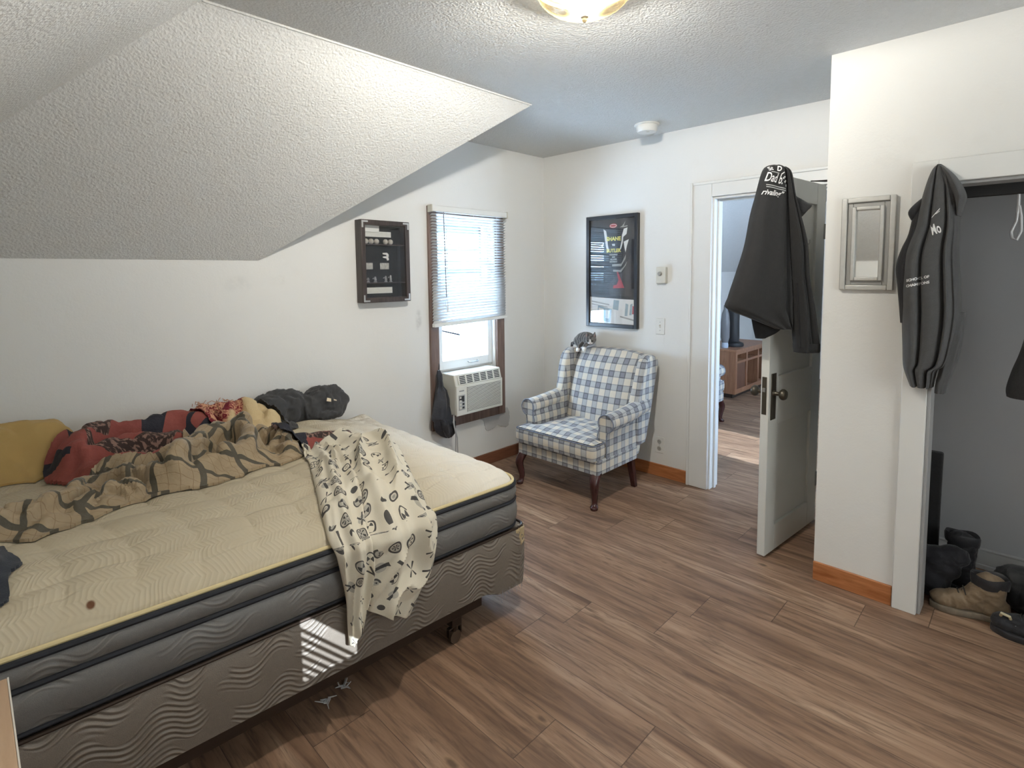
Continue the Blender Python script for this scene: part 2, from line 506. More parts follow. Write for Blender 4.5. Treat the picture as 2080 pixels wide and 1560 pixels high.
def m_damask(name, a, b, sheen=(0.33, 0.31, 0.28), bst=0.55, mk=0.40):
    """side fabric with bundles of wavy ribs; uv = (distance along the side, height)"""
    h = NT(name); u = h.uv(); x, y, z = h.sep(u)
    wob = h.noise(u, 4.0, 2)
    wave = h.math('MULTIPLY', h.math('SINE', h.math('ADD', h.math('MULTIPLY', x, 2*PI/0.155), h.math('MULTIPLY', wob, 3.0))), 0.017)
    ph = h.math('ADD', y, wave)
    rid = h.math('SINE', h.math('MULTIPLY', ph, 2*PI/0.0165))
    mask = h.smooth(h.noise(h.comb(h.math('MULTIPLY', x, 1.0), h.math('MULTIPLY', ph, 2.2)), 6.5, 1), mk, mk+0.10)
    fine = h.noise(h.obj(), 500, 2)
    c = h.mix(h.noise(u, 60, 4), a, b)
    c = h.mix(h.math('MULTIPLY', h.math('MULTIPLY', h.smooth(rid, 0.2, 1.0), mask), 0.40), c, sheen)
    c = h.mix(0.25, c, h.mix(fine, (0.02, 0.02, 0.02), sheen))
    h.col(c); h.rough(0.5)
    h.bump(h.math('ADD', h.math('MULTIPLY', h.math('MULTIPLY', rid, mask), 0.5), h.math('MULTIPLY', fine, 0.15)), bst, 0.005)
    return h.m
def m_print():
    """cream flannel printed with black rings, wheels, crosses and blots"""
    h = NT('cream_printed_flannel'); u = h.uv()
    S = 15.5
    base = h.mix(h.noise(h.obj(), 9, 3), (0.60, 0.545, 0.43), (0.68, 0.63, 0.52))
    vd = h.n('TexVoronoi', feature='F1'); h.l(u, vd.inputs['Vector']); vd.inputs['Scale'].default_value = S; vd.inputs['Randomness'].default_value = 0.42
    dist, colr, pos = vd.outputs[0], vd.outputs[1], vd.outputs[2]
    r1, r2, r3 = h.sep(colr)
    sc = h.n('VectorMath', operation='SCALE'); h.l(u, sc.inputs[0]); sc.inputs['Scale'].default_value = S
    sp = h.n('VectorMath', operation='SCALE'); h.l(pos, sp.inputs[0]); sp.inputs['Scale'].default_value = S
    dl = h.n('VectorMath', operation='SUBTRACT'); h.l(u, dl.inputs[0]); h.l(pos, dl.inputs[1])
    dx, dy, dz = h.sep(dl.outputs[0])
    dx = h.math('MULTIPLY', dx, S); dy = h.math('MULTIPLY', dy, S)
    ang = h.math('ADD', h.math('ARCTAN2', dy, dx), h.math('MULTIPLY', r2, 6.28))
    wob = h.math('MULTIPLY', h.math('SUBTRACT', h.noise(u, 30, 2), 0.5), 0.12)
    rr = h.math('ADD', dist, wob)
    ring = h.math('LESS_THAN', h.math('ABSOLUTE', h.math('SUBTRACT', dist, 0.36)), 0.042)
    spoke = h.math('MULTIPLY', h.math('GREATER_THAN', h.math('COSINE', h.math('MULTIPLY', ang, 6.0)), 0.35), h.math('MULTIPLY', h.math('LESS_THAN', dist, 0.27), h.math('GREATER_THAN', dist, 0.11)))
    hub = h.math('LESS_THAN', dist, 0.065)
    wheel = h.math('MAXIMUM', ring, h.math('MAXIMUM', spoke, hub))
    arc = h.math('MULTIPLY', h.math('LESS_THAN', h.math('ABSOLUTE', h.math('SUBTRACT', rr, 0.33)), 0.034), h.math('GREATER_THAN', h.math('SINE', ang), -0.55))
    arc = h.math('MAXIMUM', arc, h.math('MULTIPLY', h.math('LESS_THAN', rr, 0.26), h.math('GREATER_THAN', h.math('SINE', h.math('MULTIPLY', ang, 2.0)), 0.35)))
    ca, sa = h.math('COSINE', ang), h.math('SINE', ang)
    lx, ly = h.math('MULTIPLY', ca, dist), h.math('MULTIPLY', sa, dist)
    cross = h.math('MULTIPLY', h.math('LESS_THAN', h.math('MINIMUM', h.math('ABSOLUTE', h.math('SUBTRACT', lx, h.math('MULTIPLY', ly, 0.6))), h.math('ABSOLUTE', h.math('ADD', lx, h.math('MULTIPLY', ly, 0.35)))), 0.055), h.math('LESS_THAN', rr, 0.46))
    blot = h.math('MULTIPLY', h.math('LESS_THAN', h.math('ABSOLUTE', lx), h.math('ADD', 0.10, wob)), h.math('LESS_THAN', h.math('ABSOLUTE', ly), 0.45))
    k = h.math('MULTIPLY', wheel, h.math('LESS_THAN', r1, 0.30))
    k = h.math('MAXIMUM', k, h.math('MULTIPLY', arc, h.math('MULTIPLY', h.math('GREATER_THAN', r1, 0.30), h.math('LESS_THAN', r1, 0.58))))
    k = h.math('MAXIMUM', k, h.math('MULTIPLY', cross, h.math('MULTIPLY', h.math('GREATER_THAN', r1, 0.58), h.math('LESS_THAN', r1, 0.80))))
    k = h.math('MAXIMUM', k, h.math('MULTIPLY', blot, h.math('GREATER_THAN', r1, 0.80)))
    fill = h.math('MULTIPLY', h.math('LESS_THAN', rr, 0.30), h.math('LESS_THAN', h.math('FRACT', h.math('MULTIPLY', r1, 5.0)), 0.55))
    base = h.mix(h.math('MULTIPLY', fill, 0.55), base, (0.20, 0.195, 0.19))
    h.col(h.mix(h.math('MULTIPLY', k, 0.92), base, (0.022, 0.022, 0.028))); h.rough(0.85)
    h.bump(h.noise(h.obj(), 300, 3), 0.2, 0.002)
    return h.m
def m_glass(name, tint=(1, 1, 1), refl=0.06, rough=0.02):
    h = NT(name)
    tr = h.n('BsdfTransparent'); tr.inputs[0].default_value = (*tint, 1)
    gl = h.n('BsdfGlossy'); gl.inputs['Roughness'].default_value = rough
    lw = h.n('LayerWeight'); lw.inputs[0].default_value = 0.5
    mx = h.n('MixShader')
    # Schlick reflectance, the same from both sides of the pane
    f = h.math('ADD', refl, h.math('MULTIPLY', h.math('POWER', lw.outputs['Facing'], 5.0), 0.9), clamp=True)
    h.l(f, mx.inputs[0]); h.l(tr.outputs[0], mx.inputs[1]); h.l(gl.outputs[0], mx.inputs[2])
    h.l(mx.outputs[0], h.out.inputs[0])
    return h.m
def m_bowl():
    h = NT('ribbed_amber_glass')
    tr = h.n('BsdfTransparent'); tr.inputs[0].default_value = (1.0, 0.95, 0.80, 1)
    tl = h.n('BsdfTranslucent'); tl.inputs[0].default_value = (0.55, 0.38, 0.12, 1)
    gl = h.n('BsdfGlossy'); gl.inputs['Roughness'].default_value = 0.15
    m1 = h.n('MixShader'); m1.inputs[0].default_value = 0.06
    h.l(tr.outputs[0], m1.inputs[1]); h.l(tl.outputs[0], m1.inputs[2])
    m2 = h.n('MixShader'); m2.inputs[0].default_value = 0.06
    h.l(m1.outputs[0], m2.inputs[1]); h.l(gl.outputs[0], m2.inputs[2])
    h.l(m2.outputs[0], h.out.inputs[0])
    return h.m
def m_slat():
    h = NT('white_blind_slat')
    h.col(h.mix(h.noise(h.obj(), 8, 2), (0.78, 0.79, 0.79), (0.84, 0.84, 0.83))); h.rough(0.4)
    tl = h.n('BsdfTranslucent'); tl.inputs[0].default_value = (0.8, 0.85, 0.9, 1)
    mx = h.n('MixShader'); mx.inputs[0].default_value = 0.22
    h.l(h.p.outputs[0], mx.inputs[1]); h.l(tl.outputs[0], mx.inputs[2]); h.l(mx.outputs[0], h.out.inputs[0])
    return h.m
def m_emit(name, c, st):
    h = NT(name); h.p.inputs['Emission Color'].default_value = (*c, 1); h.p.inputs['Emission Strength'].default_value = st
    h.col(c); return h.m
def m_fur():
    h = NT('grey_tabby_fur'); o = h.obj(); x, y, z = h.sep(o)
    st = h.math('SINE', h.math('ADD', h.math('MULTIPLY', y, 260.0), h.math('MULTIPLY', h.noise(o, 35, 3), 9.0)))
    c = h.mix(h.smooth(st, -0.2, 0.6), (0.060, 0.058, 0.056), (0.165, 0.155, 0.145))
    at = h.n('Attribute'); at.attribute_name = 'white'
    c = h.mix(at.outputs['Fac'], c, (0.80, 0.78, 0.74))
    h.col(c); h.rough(0.9); h.p.inputs['Sheen Weight'].default_value = 0.3
    h.bump(h.noise(o, 420, 3), 0.6, 0.003)
    return h.m
WALL = m_wall(); POP = m_popcorn(); FLOOR = m_floor()
PLAID = m_plaid(); CHECK = m_tan_check(); PATCH = m_patchwork(); THROW = m_throw(); PRINT = m_print()
QUILT = m_quilt()
SIDE = m_damask('grey_mattress_damask', (0.115, 0.113, 0.112), (0.165, 0.160, 0.152), (0.33, 0.315, 0.29), 0.34, 0.50)
BOXF = m_damask('taupe_box_spring_damask', (0.130, 0.106, 0.084), (0.185, 0.155, 0.126), (0.37, 0.325, 0.27), 0.80, 0.45)
NAVYTAPE = mat('navy_binding_tape', (0.010, 0.012, 0.018), 0.7, var=0.2)
CREAMTAPE = mat('cream_binding_tape', (0.62, 0.51, 0.28), 0.7, var=0.1)
TRIMW = mat('white_gloss_trim', (0.74, 0.74, 0.72), 0.38, var=0.03, scale=6)
DOORW = mat('painted_door', (0.62, 0.62, 0.585), 0.42, var=0.05, scale=5)
ORANGE = m_wood('orange_oak_trim', (0.30, 0.095, 0.028), (0.54, 0.22, 0.085), 1)
BROWNW = m_wood('weathered_brown_wood', (0.11, 0.070, 0.055), (0.23, 0.155, 0.125), 2)
BASEB = m_wood('reddish_brown_baseboard', (0.13, 0.050, 0.026), (0.24, 0.100, 0.055), 0)
MAHOG = m_wood('mahogany_leg', (0.035, 0.012, 0.012), (0.075, 0.026, 0.024), 2, rough=0.25)
OAK = m_wood('oak_cabinet_wood', (0.24, 0.105, 0.055), (0.40, 0.20, 0.11), 2)
TANLAM = m_wood('tan_laminate', (0.40, 0.265, 0.165), (0.52, 0.365, 0.24), 1, 0.6)
BLACKF = mat('black_frame_paint', (0.020, 0.022, 0.026), 0.32)
DKWOOD = m_wood('dark_walnut_frame', (0.030, 0.022, 0.020), (0.075, 0.056, 0.050), 2)
IRON = mat('dark_brown_iron', (0.045, 0.030, 0.022), 0.45, metal=0.6, var=0.2)
OLDBRASS = mat('aged_bronze', (0.10, 0.088, 0.070), 0.38, metal=0.8, var=0.25)
STEEL = mat('dull_steel', (0.42, 0.42, 0.42), 0.35, metal=0.9)
PLASTW = mat('white_plastic', (0.74, 0.74, 0.71), 0.4)
PLASTC = mat('cream_plastic', (0.62, 0.60, 0.53), 0.45)
PLASTD = mat('dark_plastic', (0.025, 0.025, 0.027), 0.5)
SILVER = mat('brushed_silver_frame', (0.52, 0.515, 0.49), 0.36, metal=0.35, var=0.12, scale=40)
PANE = m_glass('window_glass', (0.97, 0.99, 1.0), 0.03)
PICGLASS = m_glass('picture_glass', (1, 1, 1), 0.055, 0.015)
BLACKCL = m_cloth('black_fleece', (0.010, 0.010, 0.011), (0.019, 0.019, 0.020))
CHARCL = m_cloth('charcoal_jersey', (0.036, 0.036, 0.038), (0.056, 0.056, 0.058))
WHITEINK = mat('white_print_ink', (0.78, 0.78, 0.78), 0.6)
# ------------------------------------------------------------------ room shell
H = 2.40
HK = 1.539
XL, YF = -3.834, -4.30
HIPX = -2.79; SY = -0.893
XR, YC, D = -0.682, -2.274, 0.10      # closet block
def wall_x(name, x0, x1, y0, y1, holes, z1=H, m=WALL):
    """wall lying along x at y0..y1 with rectangular holes (a, b, za, zb)"""
    b = MB(); cur = x0
    for a, c, za, zb in sorted(holes):
        if a > cur: b.box((cur, y0, 0), (a, y1, z1))
        if za > 0: b.box((a, y0, 0), (c, y1, za))
        if zb < z1: b.box((a, y0, zb), (c, y1, z1))
        cur = c
    if cur < x1: b.box((cur, y0, 0), (x1, y1, z1))
    return struct(b.build(name, m, smooth=False))
def wall_y(name, y0, y1, x0, x1, holes, z1=H, m=WALL):
    b = MB(); cur = y0
    for a, c, za, zb in sorted(holes):
        if a > cur: b.box((x0, cur, 0), (x1, a, z1))
        if za > 0: b.box((x0, a, 0), (x1, c, za))
        if zb < z1: b.box((x0, a, zb), (x1, c, z1))
        cur = c
    if cur < y1: b.box((x0, cur, 0), (x1, y1, z1))
    return struct(b.build(name, m, smooth=False))
b = MB(); b.box((XL-0.1, YF-0.1, -0.12), (5.0, 0.12, 0.0)); struct(b.build('floor', FLOOR, smooth=False))
WX0, WX1, WZ0, WZ1 = -1.125, -0.575, 0.45, 1.86
WALLB = wall_x('wall_back', XL-0.1, 0.0, 0.0, 0.14, [(WX0, WX1, WZ0, WZ1)])
wall_x('wall_back_hall', 0.0, 5.0, 0.0, 0.14, [])
DY0, DY1, DZ = -2.130, -1.441, 1.935
wall_y('wall_right', YF, 0.0, 0.0, 0.12, [(DY0, DY1, 0, DZ)])
wall_y('wall_left', YF, 0.0, XL-0.1, XL, [], HK)
# small window in the wall behind the camera that throws the sun stripes on the bed
FWX0, FWX1, FWZ0, FWZ1 = -3.100, -2.905, 1.54, 1.80
wall_x('wall_front', XL-0.1, 0.0, YF-0.12, YF, [(FWX0, FWX1, FWZ0, FWZ1), (-2.45, -1.15, 0.85, 2.05)])
b = MB()
yb = YF-0.06
b.prism([(-3.11, 1.815), (-2.89, 1.592), (-2.89, 1.82)], 'y', yb-0.004, yb+0.004)
for k in range(9):
    c = 1.742-0.029*k
    b.prism([(-3.12, c+0.020), (-3.12, c+0.034), (-2.89, c-0.199), (-2.89, c-0.213)], 'y', yb-0.003, yb+0.003)
o3 = struct(b.build('window_3', mat('white_blind_vinyl', (0.7, 0.7, 0.7), 0.6), smooth=False))
# unseen wide curtained window behind the camera, added as soft fill light
h_ = NT('fill_window_curtain'); tl_ = h_.n('BsdfTranslucent'); h_.l(h_.mix(h_.noise(h_.obj(), 30, 2), (0.235, 0.195, 0.150), (0.26, 0.215, 0.165)), tl_.inputs[0]); h_.l(tl_.outputs[0], h_.out.inputs[0])
G_ = [[(-2.55+1.5*i/120, YF+0.045+0.018*math.sin(i*0.9), z_) for z_ in (0.78, 2.12)] for i in range(121)]
b = MB(); b.grid(G_); struct(b.build('fill_window', h_.m)).name = 'fill_window'
CY0, CY1, CZ = -4.00, -2.671, 1.798
wall_y('wall_closet', YF, YC, XR, XR+D, [(CY0, CY1, 0, CZ)])
wall_x('wall_closet_return', XR+D, 0.0, YC-0.08, YC, [])
struct(MB().box((XR+D, YF, 2.0), (0.0, YC-0.08, 2.03)).build('ceiling_closet', WALL, smooth=False))
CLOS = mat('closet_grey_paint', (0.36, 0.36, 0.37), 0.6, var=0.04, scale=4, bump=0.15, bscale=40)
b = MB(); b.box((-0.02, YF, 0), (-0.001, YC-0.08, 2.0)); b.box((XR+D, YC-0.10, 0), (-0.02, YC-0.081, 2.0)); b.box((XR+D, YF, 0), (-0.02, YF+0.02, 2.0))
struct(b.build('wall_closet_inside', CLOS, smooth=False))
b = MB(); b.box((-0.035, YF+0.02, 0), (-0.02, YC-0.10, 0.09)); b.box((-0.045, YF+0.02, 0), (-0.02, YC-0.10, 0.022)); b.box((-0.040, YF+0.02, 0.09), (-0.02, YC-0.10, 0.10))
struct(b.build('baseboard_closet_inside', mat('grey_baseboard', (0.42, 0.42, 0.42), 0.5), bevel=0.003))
# ceilings: flat part, slope over the bed with a hip at each end
struct(MB().box((HIPX-0.02, YF-0.12, H), (5.0, 0.14, H+0.1)).build('ceiling', POP, smooth=False))
b = MB()
A0, A1, A2, A3 = (XL, 0, HK), (-2.309, 0, HK), (-1.117, SY, H), (HIPX, SY, H)
b.add([A0, A1, A2, A3], [(0, 1, 2, 3)])
b.add([A1, A2, (-2.309, 0, H)], [(0, 1, 2)])
struct(b.build('ceiling_slope_back', POP, smooth=False))
b = MB(); b.add([A0, A3, (HIPX, YF-0.1, H), (XL, YF-0.1, HK)], [(0, 1, 2, 3)])
struct(b.build('ceiling_slope_left', POP, smooth=False))
# thin raised tape line where the slope meets the flat ceiling
struct(MB().tube([(-1.125, SY+0.004, H-0.004), (HIPX, SY+0.004, H-0.004)], 0.004, 6).build('trim_ceiling_joint', POP))
# baseboards
BB = 0.088
struct(MB().box((XL, -0.014, 0), (0, 0, BB)).build('baseboard_back', BASEB, bevel=0.003))
struct(MB().box((-0.014, -1.298, 0), (0, -0.014, BB)).build('baseboard_right', ORANGE, bevel=0.003))
struct(MB().box((XR-0.013, -2.583, 0), (XR, YC, BB)).build('baseboard_closet', ORANGE, bevel=0.003))
# hall beyond the doorway
wall_y('wall_hall_end', -3.3, 0.0, 4.6, 4.7, [])
HW = (0.45, 1.20, 0.75, 1.95)
HW2 = (1.7, 3.6, 0.7, 2.0)
wall_x('wall_hall_front', 0.12, 4.6, -3.42, -3.30, [HW, HW2])
h_ = NT('hall_fill_curtain'); tl_ = h_.n('BsdfTranslucent'); h_.l(h_.mix(h_.noise(h_.obj(), 30, 2), (0.18, 0.18, 0.185), (0.21, 0.21, 0.215)), tl_.inputs[0]); h_.l(tl_.outputs[0], h_.out.inputs[0])
G_ = [[(1.65+2.0*i/120, -3.27+0.018*math.sin(i*0.9), z_) for z_ in (0.65, 2.06)] for i in range(121)]
b = MB(); b.grid(G_); struct(b.build('hall_fill_window', h_.m))  # unseen curtained window, added to brighten the hall
b = MB(); b.add([(0.12, 0, 1.45), (4.6, 0, 1.45), (4.6, -0.95, H), (0.12, -0.95, H)], [(0, 1, 2, 3)])
struct(b.build('ceiling_slope_hall', POP, smooth=False))
def plain_window(name, x0, x1, z0, z1, y0, y1):
    b = MB(); t = 0.045
    for lo, hi in (((x0, y0, z0), (x1, y1, z0+t)), ((x0, y0, z1-t), (x1, y1, z1)), ((x0, y0, z0+t), (x0+t, y1, z1-t)), ((x1-t, y0, z0+t), (x1, y1, z1-t))):
        b.box(lo, hi)
    o = struct(b.build(name, TRIMW, smooth=False)); 
    g = MB().box((x0+t, (y0+y1)/2-0.002, z0+t), (x1-t, (y0+y1)/2+0.002, z1-t)).build('pane', PANE, o, smooth=False)
    return o
struct(MB().box((0.2, -3.50, 2.3), (1.5, -3.42, 2.36)).build('added_hall_eave', TRIMW))  # unseen eave, added outside to keep sun off the hall window
plain_window('window_2', HW[0], HW[1], HW[2], HW[3], -3.39, -3.34)

# ------------------------------------------------------------------ door casing and door
o = struct(MB().box((-0.022, DY1-0.002, 0), (0.0, -1.299, 2.035)).box((-0.030, -1.318, 0), (-0.022, -1.299, 2.035)).build('trim_1', TRIMW, bevel=0.004))
o = struct(MB().box((-0.022, YC, DZ), (0.0, DY1-0.0025, 2.035)).box((-0.030, YC, 2.016), (-0.022, -1.3185, 2.035)).build('trim_2', TRIMW, bevel=0.004))
o = struct(MB().box((-0.022, YC+0.002, 0), (0.0, DY0, DZ)).build('trim_3', TRIMW, bevel=0.004))
# jamb linings with stop
b = MB()
b.box((-0.002, DY1-0.014, 0), (0.122, DY1, DZ)); b.box((0.045, DY1-0.026, 0), (0.075, DY1-0.014, DZ))
b.box((-0.002, DY0, 0), (0.122, DY0+0.014, DZ)); b.box((0.045, DY0+0.014, 0), (0.075, DY0+0.026, DZ))
b.box((-0.002, DY0+0.0145, DZ-0.014), (0.122, DY1-0.0145, DZ)); b.box((0.045, DY0+0.0265, DZ-0.026), (0.075, DY1-0.0265, DZ-0.0145))
struct(b.build('trim_4', TRIMW, bevel=0.002))
struct(MB().box((0.12, DY1, 0), (0.14, -1.30, 2.03)).box((0.12, YC, 0), (0.14, DY0, 2.03)).box((0.12, DY0, DZ), (0.14, DY1, 2.03)).build('trim_5', TRIMW, bevel=0.003))
th = R(5.5)
HP = Vector((-0.022, -2.105, 0.012)); DE = Vector((-math.cos(th), math.sin(th), 0)); DN = Vector((-math.sin(th), -math.cos(th), 0)); UZ = Vector((0, 0, 1))
DWID, DHT, DT = 0.645, 1.915, 0.040
door = bpy.data.objects.new('door_1', None); COL.objects.link(door); door.location = (HP.x, HP.y, 0); door['kind'] = 'structure'
door['label'] = 'white painted two panel interior door standing open into the bedroom'; door['category'] = 'door'
b = MB()
def db(s0, s1, z0, z1, t0, t1): b.obox(HP, DE, DN, UZ, (s0, t0, z0), (s1, t1, z1))
S0, S1 = 0.012, DWID
db(S1-0.105, S1, 0, DHT, -DT, 0); db(S0, S0+0.115, 0, DHT, -DT, 0)
db(S0+0.115, S1-0.105, 0, 0.135, -DT, 0); db(S0+0.115, S1-0.105, 0.665, 0.915, -DT, 0); db(S0+0.115, S1-0.105, DHT-0.115, DHT, -DT, 0)
b.build('door_frame', DOORW, door, bevel=0.003)
for z0, z1 in ((0.135, 0.665), (0.915, DHT-0.115)):
    b = MB(); db(S0+0.112, S1-0.102, z0-0.003, z1+0.003, -DT+0.013, -0.014)
    b.build('door_panel', DOORW, door, smooth=False)
b = MB(); db(S1-0.075, S1-0.022, 0.70, 0.935, 0.0, 0.004); o = b.build('lock_plate', OLDBRASS, door, bevel=0.002)
b = MB()
c0 = HP+DE*(S1-0.046)+UZ*0.835
for sgn, t0 in ((1, 0.0), (-1, DT)):
    rg = []
    for r_, t in ((0.016, 0.004), (0.013, 0.008), (0.010, 0.014), (0.010, 0.032), (0.020, 0.036), (0.027, 0.044), (0.028, 0.054), (0.022, 0.064), (0.008, 0.068)):
        ring = []
        for i in range(20):
            a = 2*PI*i/20
            ring.append(c0+DE*(r_*math.cos(a))+UZ*(r_*math.sin(a))+DN*(sgn*(t) - (t0 if sgn < 0 else 0)))
        rg.append(ring)
    k = MB(); k.rings(rg); k.build('door_knob', OLDBRASS, door)
b = MB(); db(S1-0.0005, S1+0.0025, 0.73, 0.92, -0.033, -0.010); b.build('latch_plate', OLDBRASS, door, bevel=0.001)
b = MB(); db(S1, S1+0.008, 0.845, 0.865, -0.028, -0.015); b.build('latch_bolt', STEEL, door)
for z in (0.25, 1.66):
    b = MB(); b.tube([HP+UZ*(z-0.045)+DN*0.010, HP+UZ*(z+0.045)+DN*0.010], 0.007, 10)
    db(0.004, 0.030, z-0.042, z+0.042, 0.0, 0.004)
    b.build('hinge', STEEL, door)
for s in (0.355, 0.30):
    b = MB(); c = HP+DE*s+UZ*1.60
    b.tube([c+DN*0.0, c+DN*0.02-UZ*0.005, c+DN*0.03-UZ*0.02, c+DN*0.034-UZ*0.012, c+DN*0.034+UZ*0.004], 0.003, 8)
    b.lathe(tuple(c), [(0.0, 0.0), (0.008, 0.0)], 8)
    b.build('coat_hook', STEEL, door)
# closet opening casing
struct(MB().box((XR-0.020, CY1, 0), (XR, -2.585, 1.888)).build('trim_6', TRIMW, bevel=0.003))
struct(MB().box((XR-0.020, YF, CZ), (XR, CY1, 1.888)).build('trim_7', TRIMW, bevel=0.003))
b = MB(); b.box((XR, CY1-0.012, 0), (XR+D+0.005, CY1, CZ)); b.box((XR, CY0, CZ-0.012), (XR+D+0.005, CY1, CZ))
struct(b.build('trim_8', mat('shaded_jamb', (0.40, 0.40, 0.40), 0.5), bevel=0.002))  # jamb grey: shade inside the closet opening put into the colour
# grey plaster patch under the window
base_ = [(-0.750, 0.366), (-0.715, 0.350), (-0.700, 0.318), (-0.690, 0.280), (-0.668, 0.256), (-0.620, 0.262), (-0.565, 0.285), (-0.520, 0.262), (-0.470, 0.248), (-0.440, 0.262), (-0.428, 0.310), (-0.432, 0.365), (-0.452, 0.402), (-0.478, 0.405), (-0.490, 0.371), (-0.60, 0.369)]
pts = []
for i in range(len(base_)):
    p_, q_ = base_[i], base_[(i+1) % len(base_)]
    for k in range(6):
        x, z = lerp(p_[0], q_[0], k/6), lerp(p_[1], q_[1], k/6)
        j_ = 0.007 if z < 0.362 else 0.0
        pts.append((x+j_*nz(x*60, z*60), z+j_*nz(x*60+9, z*60)))
b = MB(); b.prism(pts, 'y', -0.004, 0.0)
o = b.build('plaster_patch', m_cloth('grey_patching_plaster', (0.44, 0.435, 0.42), (0.54, 0.53, 0.52), 25, bump=0.25), WALLB, smooth=False)
o['label'] = 'rough grey unpainted plaster patch below the window'
# ------------------------------------------------------------------ ceiling lamp
LC = (-1.965, -1.885)
t = thing('ceiling_light', 'round ribbed amber glass flush light on the bedroom ceiling, lit', 'ceiling light', (LC[0], LC[1], H))
MB().lathe((LC[0], LC[1], H), [(0.02, -0.010), (0.158, -0.012), (0.166, -0.020), (0.170, -0.016), (0.166, -0.004), (0.150, 0.0), (0.05, 0.0)][::-1], 48).build('ceiling_pan', mat('satin_brass', (0.05, 0.036, 0.018), 0.6), t)
prof = []
for i in range(15):
    a = PI/2*i/14
    prof.append((0.158*math.cos(a)+0.0015, -0.016-0.098*math.sin(a)))
b = MB(); rg = []
for r_, h_ in prof:
    ring = []
    for k in range(144):
        a = 2*PI*k/144
        rr = r_*(1+0.010*math.cos(36*a)) if r_ > 0.01 else r_
        ring.append((LC[0]+rr*math.cos(a), LC[1]+rr*math.sin(a), H+h_))
    rg.append(ring)
b.rings(rg, False, False)
b.build('glass_bowl', m_bowl(), t)
MB().lathe((LC[0], LC[1], H-0.112), [(0.003, 0.0), (0.012, -0.003), (0.013, -0.008), (0.007, -0.012), (0.008, -0.018), (0.004, -0.024)], 16).build('finial', mat('pale_finial', (0.62, 0.55, 0.42), 0.35), t)
BULB = m_emit('lit_bulb', (1.0, 0.95, 0.86), 6.0)
for s in (-1, 1):
    bo = MB(); bo.sphere((LC[0]+s*0.045*0.72, LC[1]-s*0.045*0.70, H-0.060), (0.026, 0.026, 0.030), 16, 10).build('bulb', BULB, t)
    ld = bpy.data.lights.new('bulb_light', 'POINT'); ld.energy = LAMP_W/2; ld.color = LAMP_COL; ld.shadow_soft_size = 0.022
    lo = bpy.data.objects.new('bulb_light', ld); COL.objects.link(lo); lo.parent = t
    lo.location = (s*0.018*0.72, -s*0.018*0.70, -0.032)
# ------------------------------------------------------------------ bed: frame, box spring, mattress
BA = R(2.2)
BO = Vector((-1.790, -1.432, 0))
BU = Vector((-math.cos(BA), math.sin(BA), 0)); BV = Vector((math.sin(BA), math.cos(BA), 0))
BL, BW = 1.93, 1.330
def tilt(u): return 0.030*max(0.0, u)/1.65
def bp(u, v, z): 
    p = BO+BU*u+BV*v; return Vector((p.x, p.y, z+tilt(u)))
def rrect(u0, u1, v0, v1, r, n=10, m=24):
    """rounded rectangle outline; returns list of (u, v, length along)"""
    P = []
    def seg(a, b, k):
        for i in range(k): P.append((lerp(a[0], b[0], i/k), lerp(a[1], b[1], i/k)))
    def arc(cx, cy, a0, k):
        for i in range(k):
            a = a0+PI/2*i/k; P.append((cx+r*math.cos(a), cy+r*math.sin(a)))
    seg((u0+r, v0), (u1-r, v0), m*2); arc(u1-r, v0+r, -PI/2, n); seg((u1, v0+r), (u1, v1-r), m); arc(u1-r, v1-r, 0, n)
    seg((u1-r, v1), (u0+r, v1), m*2); arc(u0+r, v1-r, PI/2, n); seg((u0, v1-r), (u0, v0+r), m); arc(u0+r, v0+r, PI, n)
    L = 0.0; out = []
    for i, p in enumerate(P):
        if i: L += math.hypot(p[0]-P[i-1][0], p[1]-P[i-1][1])
        out.append((p[0], p[1], L))
    return out
def side_band(levels, rect, mtl, name, parent, cap0=False, cap1=False):
    """levels: (z, inset) ; the fabric wraps the rounded outline"""
    P = rect
    b = MB(); V = []; U = []; n = len(P)
    cu = sum(p[0] for p in P)/n; cv = sum(p[1] for p in P)/n
    tot = P[-1][2]+math.hypot(P[-1][0]-P[0][0], P[-1][1]-P[0][1])
    G = []; UV = []
    for z, ins in levels:
        row = []; ur = []
        for i in range(n+1):
            p = P[i % n]; a = P[(i-1) % n]; c = P[(i+1) % n]
            tx, ty = c[0]-a[0], c[1]-a[1]; l = math.hypot(tx, ty)
            row.append(bp(p[0]-ty/l*ins, p[1]+tx/l*ins, z)); ur.append((p[2] if i < n else tot, z))
        G.append(row); UV.append(ur)
    b.grid(G, 0, UV)
    if cap0: b.add(G[0][:-1], [tuple(range(n))])
    if cap1: b.add(G[-1][:-1], [tuple(range(n))])
    return b.build(name, mtl, parent)
def cord(rect, z, ins, r, m, parent, name):
    P = rect; n = len(P); pts = []
    for i in range(n):
        p = P[i]; a = P[(i-1) % n]; c = P[(i+1) % n]
        tx, ty = c[0]-a[0], c[1]-a[1]; l = math.hypot(tx, ty)
        pts.append(bp(p[0]-ty/l*ins, p[1]+tx/l*ins, z))
    return MB().tube(pts, r, 8, closed=True).build(name, m, parent)

